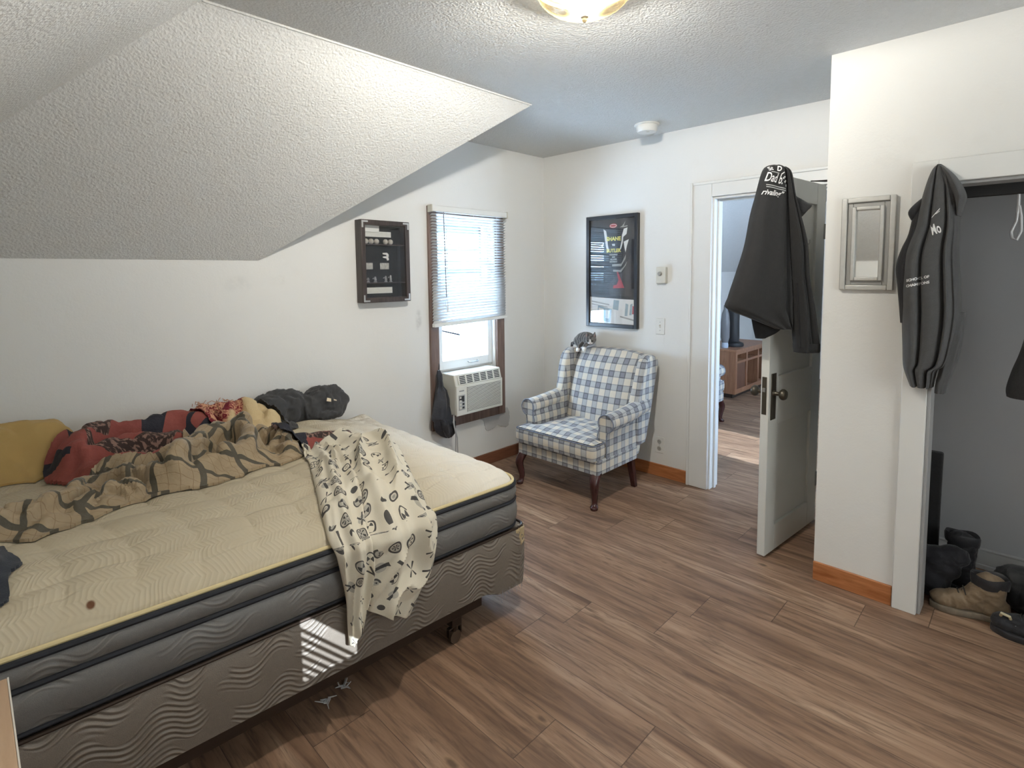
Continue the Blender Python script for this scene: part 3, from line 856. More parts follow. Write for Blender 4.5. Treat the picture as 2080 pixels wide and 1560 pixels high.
# steel frame
t = thing('bed_frame', 'dark brown steel bed frame on caster legs under the box spring', 'bed frame', tuple(bp(0.3, 0.3, 0))[:2]+(0,))
for v0, v1, vz in ((0.012, 0.045, 0.0), (BW-0.045, BW-0.012, 0.0)):
    b = MB()
    lo = 0.235; hi = 1.86
    for q in (((lo, v0, 0.139), (hi, v1, 0.143)), ((lo, v0 if v0 < 0.5 else v1-0.004, 0.104), (hi, v0+0.004 if v0 < 0.5 else v1, 0.139))):
        P = [bp(u, v, z) for u in (q[0][0], q[1][0]) for v in (q[0][1], q[1][1]) for z in (q[0][2], q[1][2])]
        b.add(P, [(0, 1, 3, 2), (4, 6, 7, 5), (0, 4, 5, 1), (2, 3, 7, 6), (0, 2, 6, 4), (1, 5, 7, 3)])
    b.build('side_rail', IRON, t, smooth=False)
for u in (0.36, 1.62):
    b = MB()
    P = [bp(a, v, z) for a in (u-0.02, u+0.02) for v in (0.02, BW-0.02) for z in (0.094, 0.104)]
    b.add(P, [(0, 1, 3, 2), (4, 6, 7, 5), (0, 4, 5, 1), (2, 3, 7, 6), (0, 2, 6, 4), (1, 5, 7, 3)])
    b.build('cross_rail', IRON, t, smooth=False)
for u in (0.36, 1.62):
    for v in (0.035, BW-0.035):
        p = bp(u, v, 0)
        lg = MB().tube([(p.x, p.y, 0.102+tilt(u)), (p.x, p.y, 0.050)], [0.017, 0.014], 10).box((p.x-0.024, p.y-0.020, 0.070+tilt(u)), (p.x+0.024, p.y+0.020, 0.102+tilt(u))).build('leg', IRON, t, bevel=0.002)
        MB().lathe((p.x, p.y-0.011, 0.027), [(0.010, -0.002), (0.026, 0.0), (0.027, 0.008), (0.027, 0.014), (0.026, 0.022), (0.010, 0.024)], 20, 'y').build('caster_wheel', mat('brown_caster', (0.07, 0.045, 0.030), 0.4), lg)
        MB().box((p.x-0.031, p.y-0.009, 0.030), (p.x-0.026, p.y+0.009, 0.062)).box((p.x-0.031, p.y-0.009, 0.062), (p.x+0.033, p.y+0.009, 0.069)).box((p.x+0.026, p.y-0.009, 0.030), (p.x+0.033, p.y+0.009, 0.062)).build('caster_fork', IRON, lg, bevel=0.002)
# box spring
t = thing('box_spring', 'taupe damask box spring with a torn foot corner, under the mattress', 'box spring', tuple(bp(0.3, 0.3, 0.15))[:2]+(0.14,))
RB = rrect(-0.012, BL, -0.006, BW+0.004, 0.045)
side_band([(0.148, 0.030), (0.146, 0.010), (0.152, 0.0), (0.21, -0.005), (0.28, -0.006), (0.355, -0.003), (0.370, 0.004), (0.375, 0.03)], RB, BOXF, 'cover', t, True, True)
SAG = bpy.data.objects['cover']
for v in SAG.data.vertices:
    d = Vector((v.co.x+t.location.x, v.co.y+t.location.y, 0))-BO; u = d.dot(BU)
    if v.co.z+t.location.z < 0.17 and abs(v.co.z+t.location.z-tilt(u)-0.148) > 0.0008: v.co.z -= 0.030*sstep(0.22, 0.15, u)
cord(RB, 0.374, 0.004, 0.006, IRON, t, 'edge_binding')
# worn-through corner: raw batting and loose threads
c = bp(0.012, 0.018, 0.345)
b = MB()
rng = random.Random(3)
G = []
for i in range(9):
    row = []
    for j in range(13):
        a = -PI*0.98+(PI*0.72)*j/12
        rr = 0.036+0.008*nz(i*0.7, j*0.7)
        uu = 0.030+rr*math.cos(a)*1.15; vv = 0.030+rr*math.sin(a)*1.15
        row.append(bp(uu, vv, 0.300+0.075*i/8+0.008*nz(j*0.9, 5.0)*(1 if i in (0, 1) else 0)))
    G.append(row)
b.grid(G); b.build('torn_batting', m_cloth('straw_coloured_batting', (0.28, 0.20, 0.10), (0.62, 0.50, 0.30), 60, bump=0.8, bs=150), t, solid=0.003)
b = MB()
for k in range(70):
    a = rng.uniform(-PI*0.95, -PI*0.05); z0 = rng.choice([rng.uniform(0.125, 0.14), rng.uniform(0.125, 0.30)])
    u0 = 0.030+0.046*math.cos(a-0.2); v0 = 0.030+0.044*math.sin(a-0.2); 
    u0 = rng.uniform(-0.012, 0.16) if z0 < 0.14 else u0
    v0 = -0.008 if z0 < 0.14 else v0
    p = bp(u0, v0, z0); d = Vector((rng.uniform(-1, 1), rng.uniform(-1.4, 0.2), rng.uniform(-1.8, -0.2))).normalized()*rng.uniform(0.012, 0.038)
    b.tube([p, p+d*0.5+Vector((0, 0, 0.003)), p+d], 0.0006, 4)
b.build('loose_threads', mat('grey_thread', (0.25, 0.22, 0.20), 0.9), t)['kind'] = 'stuff'
# mattress
t = thing('mattress', 'stained cream pillow top mattress with grey damask sides and navy piping', 'mattress', tuple(bp(0.3, 0.3, 0.38))[:2]+(0.378,))
RM = rrect(0.0, BL, 0.0, BW, 0.10)
side_band([(0.385, 0.03), (0.380, 0.008), (0.390, 0.0), (0.42, -0.010), (0.455, -0.012), (0.485, -0.006), (0.497, 0.004)], RM, SIDE, 'side_panel', t, True, False)
side_band([(0.497, 0.004), (0.510, -0.006), (0.530, -0.010), (0.550, -0.006), (0.562, 0.004)], RM, SIDE, 'pillow_top_border', t)
cord(RM, 0.390, -0.002, 0.0055, NAVYTAPE, t, 'piping'); cord(RM, 0.497, -0.001, 0.0085, NAVYTAPE, t, 'piping'); cord(RM, 0.562, -0.001, 0.0085, NAVYTAPE, t, 'piping')
cord(RM, 0.5745, 0.006, 0.0065, CREAMTAPE, t, 'edge_tape')
def crown(u, v):
    """height of the mattress top above the tape line"""
    e = min(u, v, BL-u, BW-v)
    edge = 1-math.exp(-max(e, 0)/0.045)
    s = sstep(0.02, 0.45, u)
    h = 0.060*edge+0.045*s*sstep(0.0, 0.40, v)*edge
    h += edge*0.010*nz(u*3.0, v*3.0, 1.0)
    if u < 0.2 and v > BW-0.35:                # turned-up lump at the far foot corner
        h += 0.022*math.exp(-((u-0.07)/0.06)**2-((v-BW+0.10)/0.09)**2)
    # tufted quilting: soft pillows between stitched seams
    q = abs(math.sin(u*PI/0.155+0.7*math.sin(v*9.0)))*abs(math.sin(v*PI/0.135+0.8*math.sin(u*7.0+1.0)))
    h += edge*0.014*(q**0.5)
    return h
def bed_top(x, y):
    d = Vector((x, y, 0))-BO
    u = (d.dot(BU)-0.010)*BL/(BL-0.020); v = (d.dot(BV)-0.010)*BW/(BW-0.020)
    z = 0.570+crown(u, v)+tilt(u)
    return max(z, 0.586+tilt(u)) if min(u, v, BL-u, BW-v) < 0.03 else z
r_ = 0.10
b = MB(); G = []; UV = []
NU, NV = 250, 180
def squash(u, v):
    """pull grid points in a corner square onto the rounded corner"""
    for cu, su in ((r_, -1), (BL-r_, 1)):
        for cv, sv in ((r_, -1), (BW-r_, 1)):
            a, c = (u-cu)*su, (v-cv)*sv
            if a > 0 and c > 0:
                m_ = max(a, c); l = math.hypot(a, c)
                k = m_/l
                return cu+su*a*k, cv+sv*c*k
    return u, v
for i in range(NU+1):
    row = []; ur = []
    u = BL*i/NU
    for j in range(NV+1):
        v = BW*j/NV
        uu, vv = squash(u, v)
        k = 0.010
        uu2 = k+(BL-2*k)*uu/BL; vv2 = k+(BW-2*k)*vv/BW
        # distance to the true rounded edge
        e = min(uu, vv, BL-uu, BW-vv)
        row.append(bp(uu2, vv2, 0.570+(crown(u, v)))); ur.append((uu2, vv2))
    G.append(row); UV.append(ur)
b.grid(G, 0, UV); b.build('quilted_top', QUILT, t)

# ------------------------------------------------------------------ folded cloth heaps on the bed
def poly_sd(x, y, P):
    """signed distance to polygon, positive inside"""
    ins = False; d = 9.0; n = len(P)
    for i in range(n):
        x1, y1 = P[i]; x2, y2 = P[(i+1) % n]
        if (y1 > y) != (y2 > y) and x < (x2-x1)*(y-y1)/(y2-y1)+x1: ins = not ins
        dx, dy = x2-x1, y2-y1
        q = max(0, min(1, ((x-x1)*dx+(y-y1)*dy)/(dx*dx+dy*dy+1e-12)))
        d = min(d, math.hypot(x-x1-q*dx, y-y1-q*dy))
    return d if ins else -d
def poly_near(x, y, P):
    best = None; n = len(P); d = 9.0
    for i in range(n):
        x1, y1 = P[i]; x2, y2 = P[(i+1) % n]; dx, dy = x2-x1, y2-y1
        q = max(0, min(1, ((x-x1)*dx+(y-y1)*dy)/(dx*dx+dy*dy+1e-12)))
        e = math.hypot(x-x1-q*dx, y-y1-q*dy)
        if e < d: d = e; best = (x1+q*dx, y1+q*dy)
    return best
def seg_d(x, y, L):
    d = 9.0
    for i in range(len(L)-1):
        x1, y1 = L[i]; x2, y2 = L[i+1]; dx, dy = x2-x1, y2-y1
        q = max(0, min(1, ((x-x1)*dx+(y-y1)*dy)/(dx*dx+dy*dy+1e-12)))
        d = min(d, math.hypot(x-x1-q*dx, y-y1-q*dy))
    return d
def smooth_poly(P, k=4):
    n = len(P); out = []
    for i in range(n):
        p0, p1, p2, p3 = (Vector(P[(i+j-1) % n]) for j in range(4))
        for s in range(k):
            f = s/k
            q = 0.5*((2*p1)+(p2-p0)*f+(2*p0-5*p1+4*p2-p3)*f*f+(3*p1-p0-3*p2+p3)*f*f*f)
            out.append((q.x, q.y))
    return out
def smooth_line(P, k=5):
    return [tuple(path_at(P, i/(k*(len(P)-1)))) for i in range(k*(len(P)-1)+1)]
HEAPS = []
def heap(P, ridges, base, seed, wr=0.02, wf=9.0, edge=0.03, step=0.010, ground=bed_top, swirl=0.05, fold=0.018, lam=0.050, rot=0.0):
    P = smooth_poly(P); ridges = [(h, wd, smooth_line(L)) for h, wd, L in ridges]
    xs = [p[0] for p in P]; ys = [p[1] for p in P]
    x0, x1, y0, y1 = min(xs)-0.02, max(xs)+0.02, min(ys)-0.02, max(ys)+0.02
    nx, ny = int((x1-x0)/step)+2, int((y1-y0)/step)+2
    def hh(x, y, sd):
        ex = 1-math.exp(-max(sd, 0)/edge)
        wx = x+0.03*nz(x*7, y*7, seed); wy = y+0.03*nz(x*7, y*7, seed+5)
        h = base; near = 9.0; nw = 0.05
        for a, wd, L in ridges:
            d = seg_d(wx, wy, L)
            g = a*math.exp(-(d/wd)**2)
            h = max(h, g)+0.15*min(h, g)
            if d/wd < near: near = d/wd; nw = wd; nd = d
        if near < 9:
            ph = nd/lam+1.3*nz(x*9, y*9, seed+1)
            c = abs(math.sin(PI*ph))
            h += fold*(c**0.8-0.6)*math.exp(-(near/2.6)**2)
        f1 = 1-abs(nz(wx*wf, wy*wf, seed+2))*2.4
        f2 = 1-abs(nz(wx*wf*2.3+4, wy*wf*2.3, seed+3))*2.4
        h += wr*(0.7*f1+0.4*f2)*(0.4+0.6*min(1, h/0.08))
        return max(0.007, h)*max(0.25, ex)
    Z = {}; S = {}
    for i in range(nx):
        for j in range(ny):
            x, y = x0+i*step, y0+j*step
            sd = poly_sd(x, y, P)
            if sd < -step*0.95: continue
            S[i, j] = sd
            Z[i, j] = hh(x, y, max(sd, 0.0))
    for _ in range(2):
        Z2 = {}
        for (i, j), v in Z.items():
            q = [Z[k] for k in ((i+1, j), (i-1, j), (i, j+1), (i, j-1)) if k in Z]
            Z2[i, j] = v*0.55+0.45*sum(q)/len(q) if len(q) == 4 else v
        Z = Z2
    def blur(D, n):
        for _ in range(n):
            D2 = {}
            for (i, j), v in D.items():
                q = [D[k] for k in ((i+1, j), (i-1, j), (i, j+1), (i, j-1)) if k in D]
                D2[i, j] = (v+sum(q))/(1+len(q))
            D = D2
        return D
    G_ = {k: ground(x0+k[0]*step, y0+k[1]*step)+v for k, v in Z.items()}
    soft = blur(Z, 10); uvz = blur(G_, 3)
    # lengths measured over the folds, so the weave does not stretch on the slopes
    AU = {}; AV = {}
    for j in range(ny):
        acc = 0.0; pz = None
        for i in range(nx):
            if (i, j) in uvz:
                if pz is not None: acc += math.hypot(step, uvz[i, j]-pz)-step
                pz = uvz[i, j]; AU[i, j] = acc
    for i in range(nx):
        acc = 0.0; pz = None
        for j in range(ny):
            if (i, j) in uvz:
                if pz is not None: acc += math.hypot(step, uvz[i, j]-pz)-step
                pz = uvz[i, j]; AV[i, j] = acc
    AU = blur(AU, 4); AV = blur(AV, 4)
    idx = {}; V = []; U = []; F = []
    cr, sr = math.cos(rot), math.sin(rot)
    for (i, j), v in Z.items():
        x, y = x0+i*step, y0+j*step
        if S[i, j] < 0: x, y = poly_near(x, y, P)
        # crests bulge outwards over their valleys
        if S[i, j] > step*1.5 and all(k in G_ for k in ((i+1, j), (i-1, j), (i, j+1), (i, j-1))):
            gx, gy = (G_[i+1, j]-G_[i-1, j])/(2*step), (G_[i, j+1]-G_[i, j-1])/(2*step)
            l_ = math.sqrt(1+gx*gx+gy*gy); bl = max(-0.004, min(0.010, (Z[i, j]-soft[i, j])*0.9))
            x -= gx/l_*bl; y -= gy/l_*bl
        g = ground(x, y)+0.004
        z = g+v
        for hf in HEAPS:
            q = hf(x, y)
            if q is not None and z < q+0.012: z = q+0.012
        idx[i, j] = len(V); V.append((x, min(y, -0.017), z))
        a_, b_ = x+AU[i, j]+swirl*nz(x*4, y*4, seed+9)*2, y+AV[i, j]+swirl*nz(x*4+7, y*4, seed+8)*2
        U.append((a_*cr-b_*sr, a_*sr+b_*cr))
    ZZ = {k: V[n][2] for k, n in idx.items()}
    def field(x, y):
        i, j = int(round((x-x0)/step)), int(round((y-y0)/step))
        c = [ZZ[k] for k in ((i+a_, j+b_) for a_ in (-1, 0, 1) for b_ in (-1, 0, 1)) if k in ZZ]
        return max(c) if c else None
    HEAPS.append(field)
    for (i, j) in list(idx):
        k = [(i, j), (i+1, j), (i+1, j+1), (i, j+1)]
        if all(q in idx for q in k): F.append(tuple(idx[q] for q in k))
    # turned-down hem so the cloth edge has thickness
    edges = {}
    for f in F:
        for a, c in zip(f, f[1:]+f[:1]):
            edges[(a, c)] = edges.get((a, c), 0)+1
    low = {}
    for (a, c) in list(edges):
        if (c, a) in edges: continue
        for q in (a, c):
            if q not in low:
                x, y, z = V[q]; low[q] = len(V); V.append((x, y, max([ground(x, y)+0.003, z-0.012]+[q_+0.009 for q_ in (hf(x, y) for hf in HEAPS[:-1]) if q_ is not None]))); U.append(U[q])
        F.append((c, a, low[a], low[c]))
    b = MB(); b.add(V, F, 0, U)
    return b
def cen(P): return (sum(p[0] for p in P)/len(P), sum(p[1] for p in P)/len(P))
def heap_thing(name, label, cat, P, ridges, base, seed, m, **k):
    c = cen(P)
    o = heap(P, ridges, base, seed, **k).build(name, m, None, origin=(c[0], c[1], bed_top(*c)))
    return tag(o, label, cat)
heap_thing('pillow', 'mustard yellow pillow against the wall at the head of the bed', 'pillow',
    [(-3.60, -0.36), (-3.40, -0.37), (-3.25, -0.35), (-3.15, -0.28), (-3.10, -0.16), (-3.12, -0.07), (-3.3, -0.05), (-3.60, -0.05)],
    [(0.20, 0.13, [(-3.60, -0.14), (-3.40, -0.14), (-3.22, -0.14)])], 0.02, 3.0, m_cloth('mustard_cotton', (0.40, 0.26, 0.085), (0.47, 0.315, 0.115), 6, bump=0.12), wr=0.006, edge=0.03)
heap_thing('patchwork_quilt', 'red and navy patchwork quilt bunched behind the tan checked blanket', 'quilt',
    [(-3.26, -0.38), (-3.20, -0.52), (-3.08, -0.66), (-2.92, -0.72), (-2.72, -0.66), (-2.58, -0.42), (-2.62, -0.22), (-2.80, -0.18), (-2.98, -0.20), (-3.12, -0.18), (-3.22, -0.26)],
    [(0.135, 0.075, [(-3.18, -0.42), (-3.12, -0.30), (-3.06, -0.25)]), (0.15, 0.06, [(-3.08, -0.30), (-2.95, -0.28), (-2.82, -0.28), (-2.70, -0.30)]), (0.085, 0.07, [(-3.15, -0.56), (-3.02, -0.60), (-2.92, -0.62)]), (0.11, 0.05, [(-3.14, -0.47), (-3.0, -0.42), (-2.85, -0.46)])],
    0.04, 8.0, PATCH, wr=0.016, wf=8)
heap_thing('checked_blanket', 'tan and black checked blanket twisted along the middle of the bed', 'blanket',
    [(-3.62, -0.86), (-3.40, -0.93), (-3.34, -0.97), (-3.28, -0.95), (-3.18, -0.91), (-2.99, -0.86), (-2.83, -0.88), (-2.65, -0.84), (-2.48, -0.82), (-2.42, -0.66), (-2.45, -0.50), (-2.60, -0.42), (-2.78, -0.42), (-2.86, -0.56), (-2.96, -0.66), (-3.10, -0.58), (-3.20, -0.62), (-3.28, -0.76), (-3.45, -0.80), (-3.62, -0.76)],
    [(0.075, 0.035, [(-3.50, -0.88), (-3.32, -0.87), (-3.22, -0.74), (-3.15, -0.63), (-3.08, -0.64), (-3.02, -0.74), (-2.93, -0.82), (-2.80, -0.82)]),
     (0.135, 0.055, [(-2.92, -0.78), (-2.86, -0.66), (-2.78, -0.53), (-2.68, -0.50), (-2.60, -0.52)]), (0.115, 0.045, [(-2.62, -0.52), (-2.62, -0.66), (-2.68, -0.76), (-2.76, -0.78)]), (0.085, 0.05, [(-2.52, -0.52), (-2.48, -0.64), (-2.53, -0.76)]),
     (0.04, 0.03, [(-3.05, -0.88), (-2.90, -0.85), (-2.68, -0.84)]), (0.05, 0.03, [(-3.20, -0.84), (-3.12, -0.78), (-3.06, -0.84)])],
    0.022, 21.0, CHECK, wr=0.022, wf=10, step=0.008, swirl=0.02, fold=0.034, lam=0.055, rot=0.6)
heap_thing('quilt_corner', 'red and tan corner of a quilt poking out beside the blanket near the pyjamas', 'quilt',
    [(-2.50, -0.74), (-2.36, -0.74), (-2.26, -0.74), (-2.14, -0.66), (-2.24, -0.60), (-2.36, -0.54), (-2.50, -0.56)],
    [(0.045, 0.06, [(-2.46, -0.62), (-2.34, -0.63), (-2.20, -0.67)])], 0.015, 33.0, PATCH, wr=0.010)
heap_thing('woven_throw', 'crumpled dark red and cream throw between the quilt and the charcoal hoodie', 'blanket',
    [(-2.76, -0.10), (-2.72, -0.30), (-2.60, -0.42), (-2.48, -0.44), (-2.38, -0.40), (-2.34, -0.30), (-2.36, -0.06), (-2.50, -0.02), (-2.68, -0.03)],
    [(0.16, 0.07, [(-2.68, -0.20), (-2.60, -0.14), (-2.50, -0.12)]), (0.14, 0.055, [(-2.60, -0.32), (-2.54, -0.22), (-2.48, -0.28)]), (0.11, 0.06, [(-2.48, -0.22), (-2.42, -0.28), (-2.40, -0.36)])],
    0.05, 41.0, THROW, wr=0.022, wf=12)
# fringe of the throw
b = MB(); rng = random.Random(11)
for k in range(90):
    x = rng.uniform(-2.73, -2.53); y = rng.uniform(-0.30, -0.06)
    z = max([bed_top(x, y)+0.045]+[q_+0.004 for q_ in (hf(x, y) for hf in HEAPS) if q_ is not None])
    p = Vector((x, y, z)); d = Vector((rng.uniform(-1, 0.6), rng.uniform(-1, 0.2), rng.uniform(0.15, 0.6))).normalized()*rng.uniform(0.014, 0.026)
    b.tube([p, p+d*0.6, p+d+Vector((0, 0, -0.002))], 0.0014, 5)
tw = bpy.data.objects['woven_throw']
b.build('fringe', mat('mixed_fringe_yarn', (0.48, 0.26, 0.16), 0.9, var=0.6, scale=70), tw)['kind'] = 'stuff'
navy = heap_thing('navy_shirt', 'dark navy garment on the mattress at the left edge of the photo', 'clothing',
    [(-3.60, -1.20), (-3.44, -1.24), (-3.40, -1.22), (-3.395, -1.14), (-3.365, -1.09), (-3.39, -1.02), (-3.40, -0.97), (-3.45, -0.96), (-3.60, -1.0)],
    [(0.05, 0.06, [(-3.55, -1.1), (-3.44, -1.1)])], 0.015, 61.0, m_cloth('navy_knit', (0.014, 0.018, 0.028), (0.028, 0.034, 0.048)), wr=0.01)

# ------------------------------------------------------------------ printed pyjama pants draped over the near side of the bed
pj = thing('pajama_pants', 'cream pyjama pants with black printed motifs draped over the side of the bed', 'pants', (-2.35, -1.1, 0.64))
def leg(name, Lp, Rp, seed, lift, amp):
    NS, NC = 110, 44
    def at(path, t):
        return path_at(path, t)
    G = []; UV = []
    for i in range(NS+1):
        s = i/NS
        a, c = at(Lp, s), at(Rp, s)
        row = []; ur = []
        for j in range(NC+1):
            q = j/NC
            p = a.lerp(c, q)
            e = min(1.0, (1-(2*q-1)**4)*1.1)
            f = (0.5+0.5*math.sin(q*3.1*2*PI*0.5+seed+1.6*nz(s*2.5, seed)))*0.55+0.45*(1-abs(nz(q*3.0+seed, s*3.2+0.8*q))*2.2)
            f2 = nz(q*6+seed*2, s*7)
            fall = 0.55+0.45*math.sin(min(1, s*1.6)*PI*0.5+0.6)
            off = e*(lift+amp*max(0, f)*fall+0.008*f2)
            if p.z > 9:            # resting on the mattress: z marks 'on top'
                zt = bed_top(p.x, p.y); p = Vector((p.x, p.y, zt+off+0.002)); 
            row.append((p, off)); ur.append((q*(c-a).length if False else q*0.30+seed, s*1.25))
        G.append(row); UV.append(ur)
    return G, UV
def leg_mesh(name, top, side, seed, lift, amp, hem=0.0):
    """top: list of ((xL,yL),(xR,yR)) on the mattress ; side: list of ((xL,zL),(xR,zR)) hanging in front"""
    NS1, NS2, NC = 70, 62, 44
    TL = [t_[0] for t_ in top]; TR = [t_[1] for t_ in top]
    SL = [s_[0] for s_ in side]; SR = [s_[1] for s_ in side]
    G = []; UV = []; acc = 0.0; prev = None
    for i in range(NS1+NS2+1):
        row = []; ur = []
        ontop = i <= NS1
        s = i/NS1 if ontop else (i-NS1)/NS2
        if ontop: a, c = path_at(TL, s), path_at(TR, s)
        else: a, c = path_at(SL, s), path_at(SR, s)
        g = (i/(NS1+NS2))
        for j in range(NC+1):
            q = j/NC
            e = max(0.0, 1-abs(2*q-1)**5)
            f = 0.5+0.5*math.sin(q*PI*4.4+seed+2.2*nz(g*2.2, seed, 0.3))
            f = f*f
            f3 = max(0.0, 1-abs(nz(q*2.6+seed, g*4.0+0.9*q, 2.0))*3.2)
            off = e*(lift+amp*(0.65*f*(1-0.45*g)+0.7*f3))+0.008
            if ontop:
                x, y = lerp(a.x, c.x, q), lerp(a.y, c.y, q)
                d = Vector((x, y, 0))-BO; v = d.dot(BV)
                z = max([bed_top(x, y)]+[q_+0.006 for q_ in (hf(x, y) for hf in HEAPS) if q_ is not None])
                k = sstep(0.05, -0.02, v)          # rolling over the edge
                P = Vector((x, y, z+off*(1-0.55*k)))-BV*(off*0.7*k)
            else:
                x, z = lerp(a.x, c.x, q), lerp(a.y, c.y, q)
                u = (Vector((x, BO.y, 0))-BO).dot(BU)
                base = BO+BU*u-BV*(0.030+off)
                P = Vector((base.x, base.y, z))
            row.append(P)
        if prev is not None:
            acc += (row[NC//2]-prev).length
        prev = row[NC//2]
        wdt = (row[-1]-row[0]).length
        for j in range(NC+1): ur.append(((j/NC-0.5)*max(wdt, 0.18)*1.05+seed*1.7, acc))
        G.append(row); UV.append(ur)
    # soften the fold where the cloth turns over the mattress edge
    for _ in range(6):
        for i in range(NS1-9, NS1+10):
            for j in range(NC+1):
                G[i][j] = G[i][j]*0.5+(G[i-1][j]+G[i+1][j])*0.25
    b = MB(); b.grid(G, 0, UV)
    o = b.build(name, PRINT, pj, solid=0.004)
    return o
leg_mesh('trouser_leg', [((-2.47, -0.80), (-2.30, -0.74)), ((-2.50, -0.92), (-2.33, -0.92)), ((-2.565, -1.10), (-2.40, -1.12)), ((-2.63, -1.28), (-2.47, -1.30)), ((-2.665, -1.405), (-2.53, -1.41))],
         [((-2.66, 0.585), (-2.53, 0.59)), ((-2.648, 0.52), (-2.53, 0.52)), ((-2.632, 0.42), (-2.54, 0.42)), ((-2.630, 0.33), (-2.565, 0.345)), ((-2.628, 0.265), (-2.585, 0.285))], 1.3, 0.010, 0.034)
leg_mesh('trouser_leg', [((-2.40, -0.76), (-2.08, -0.88)), ((-2.37, -0.90), (-2.11, -0.98)), ((-2.43, -1.08), (-2.17, -1.10)), ((-2.49, -1.28), (-2.235, -1.27)), ((-2.545, -1.40), (-2.275, -1.40))],
         [((-2.55, 0.59), (-2.275, 0.60)), ((-2.55, 0.52), (-2.272, 0.53)), ((-2.555, 0.46), (-2.29, 0.44)), ((-2.558, 0.40), (-2.34, 0.345)), ((-2.56, 0.352), (-2.395, 0.262))], 4.1, 0.024, 0.046)
# narrow tan table whose top corner shows at the lower left
t = thing('side_table', 'tan wood side table beside the bed, cut off at the lower left', 'table', (-3.62, -1.80, 0))
MB().box((-3.81, -1.99, 0.665), (-3.421, -1.585, 0.685)).build('table_top', TANLAM, t, bevel=0.002)
MB().box((-3.421, -1.99, 0.665), (-3.4185, -1.585, 0.685)).build('edge_band', mat('pale_edge_band', (0.62, 0.58, 0.52), 0.5), t)
for x in (-3.79, -3.46):
    for y in (-1.97, -1.64):
        MB().box((x, y, 0), (x+0.032, y+0.032, 0.665)).build('leg', TANLAM, t, bevel=0.002)
MB().box((-3.77, -1.965, 0.60), (-3.44, -1.62, 0.665)).build('apron', TANLAM, t)
# ------------------------------------------------------------------ bedroom window, blind, air conditioner
win = struct(bpy.data.objects.new('window_1', None)); COL.objects.link(win); win.location = (-0.85, 0, 0.45)
win['label'] = 'sash window in the back wall with weathered brown casing'; win['category'] = 'window'
def wb(name, m, *boxes, **k):
    b = MB()
    for lo, hi in boxes: b.box(lo, hi)
    return b.build(name, m, win, **k)
TX0, TX1, TZ0, TZ1 = -1.200, -0.492, 0.372, 1.918
wb('casing_board', BROWNW, ((TX0, -0.022, TZ0), (WX0-0.004, 0, TZ1)), bevel=0.003)
wb('casing_board', BROWNW, ((WX1+0.004, -0.022, TZ0), (TX1, 0, TZ1)), bevel=0.003)
wb('casing_board', BROWNW, ((WX0-0.004, -0.022, WZ1), (WX1+0.004, 0, TZ1)), bevel=0.003)
wb('sill_board', BROWNW, ((WX0-0.004, -0.022, TZ0), (WX1+0.004, 0, WZ0+0.006)), bevel=0.003)
# jamb lining
wb('jamb', TRIMW, ((WX0-0.004, -0.004, WZ0), (WX0+0.012, 0.14, WZ1)), bevel=0.001)
wb('jamb', TRIMW, ((WX1-0.012, -0.004, WZ0), (WX1+0.004, 0.14, WZ1)), bevel=0.001)
wb('sill', TRIMW, ((WX0, 0.0, WZ0-0.004), (WX1, 0.16, WZ0+0.010)))
STORM = mat('pale_blue_storm_frame', (0.45, 0.62, 0.70), 0.5)
def sash(name, x0, x1, z0, z1, y0, y1, st, br, tr, m):
    b = MB(); b.box((x0, y0, z0), (x0+st, y1, z1)); b.box((x1-st, y0, z0), (x1, y1, z1)); b.box((x0+st, y0, z0), (x1-st, y1, z0+br)); b.box((x0+st, y0, z1-tr), (x1-st, y1, z1))
    o = b.build(name, m, win, bevel=0.002)
    MB().box((x0+st, (y0+y1)/2-0.0015, z0+br), (x1-st, (y0+y1)/2+0.0015, z1-tr)).build('pane', PANE, o, smooth=False)
    return o
SX0, SX1 = WX0+0.014, WX1-0.014
lower = sash('sash', SX0, SX1, 0.780, 1.560, 0.020, 0.050, 0.042, 0.062, 0.040, TRIMW)
upper = sash('sash', SX0, SX1, 1.200, WZ1-0.006, 0.054, 0.084, 0.042, 0.040, 0.045, TRIMW)
b = MB(); b.box((SX0+0.01, 0.085, 1.625), (SX1-0.01, 0.095, 1.645)); b.box((SX1-0.050, 0.10, WZ0), (SX1+0.03, 0.34, WZ1)); b.box((SX0, 0.10, WZ1-0.10), (SX1, 0.12, WZ1)); b.box((SX0, 0.10, 1.46), (SX1-0.05, 0.12, 1.50))
b.box((SX0, 0.10, WZ0), (SX0+0.03, 0.12, WZ1))
b.build('storm_frame', STORM, win, smooth=False)
b = MB(); cx = -0.79
b.tube([(cx-0.045, 0.019, 0.815), (cx-0.043, 0.004, 0.812), (cx-0.03, -0.002, 0.811), (cx+0.03, -0.002, 0.811), (cx+0.043, 0.004, 0.812), (cx+0.045, 0.019, 0.815)], 0.0055, 8)
o = b.build('sash_lift', STEEL, lower); 
MB().box((SX0+0.02, 0.016, 0.772), (SX1-0.004, 0.030, 0.782)).build('weatherstrip', mat('grey_foam', (0.45, 0.44, 0.42), 0.9), lower)
t = thing('outside_cable', 'thin dark service cable outside, seen through the lower window pane', 'cable', (-1.198, 0.15, 1.104))
MB().tube([(-1.198, 0.138, 1.109), (-1.198, 0.15, 1.104), (-0.483, 0.8, 0.964), (0.203, 1.2, 0.816)], [0.006, 0.006, 0.007, 0.010], 8).build('cable_line', mat('matt_black_cable', (0.006, 0.006, 0.007), 1.0, spec=0.0), t)
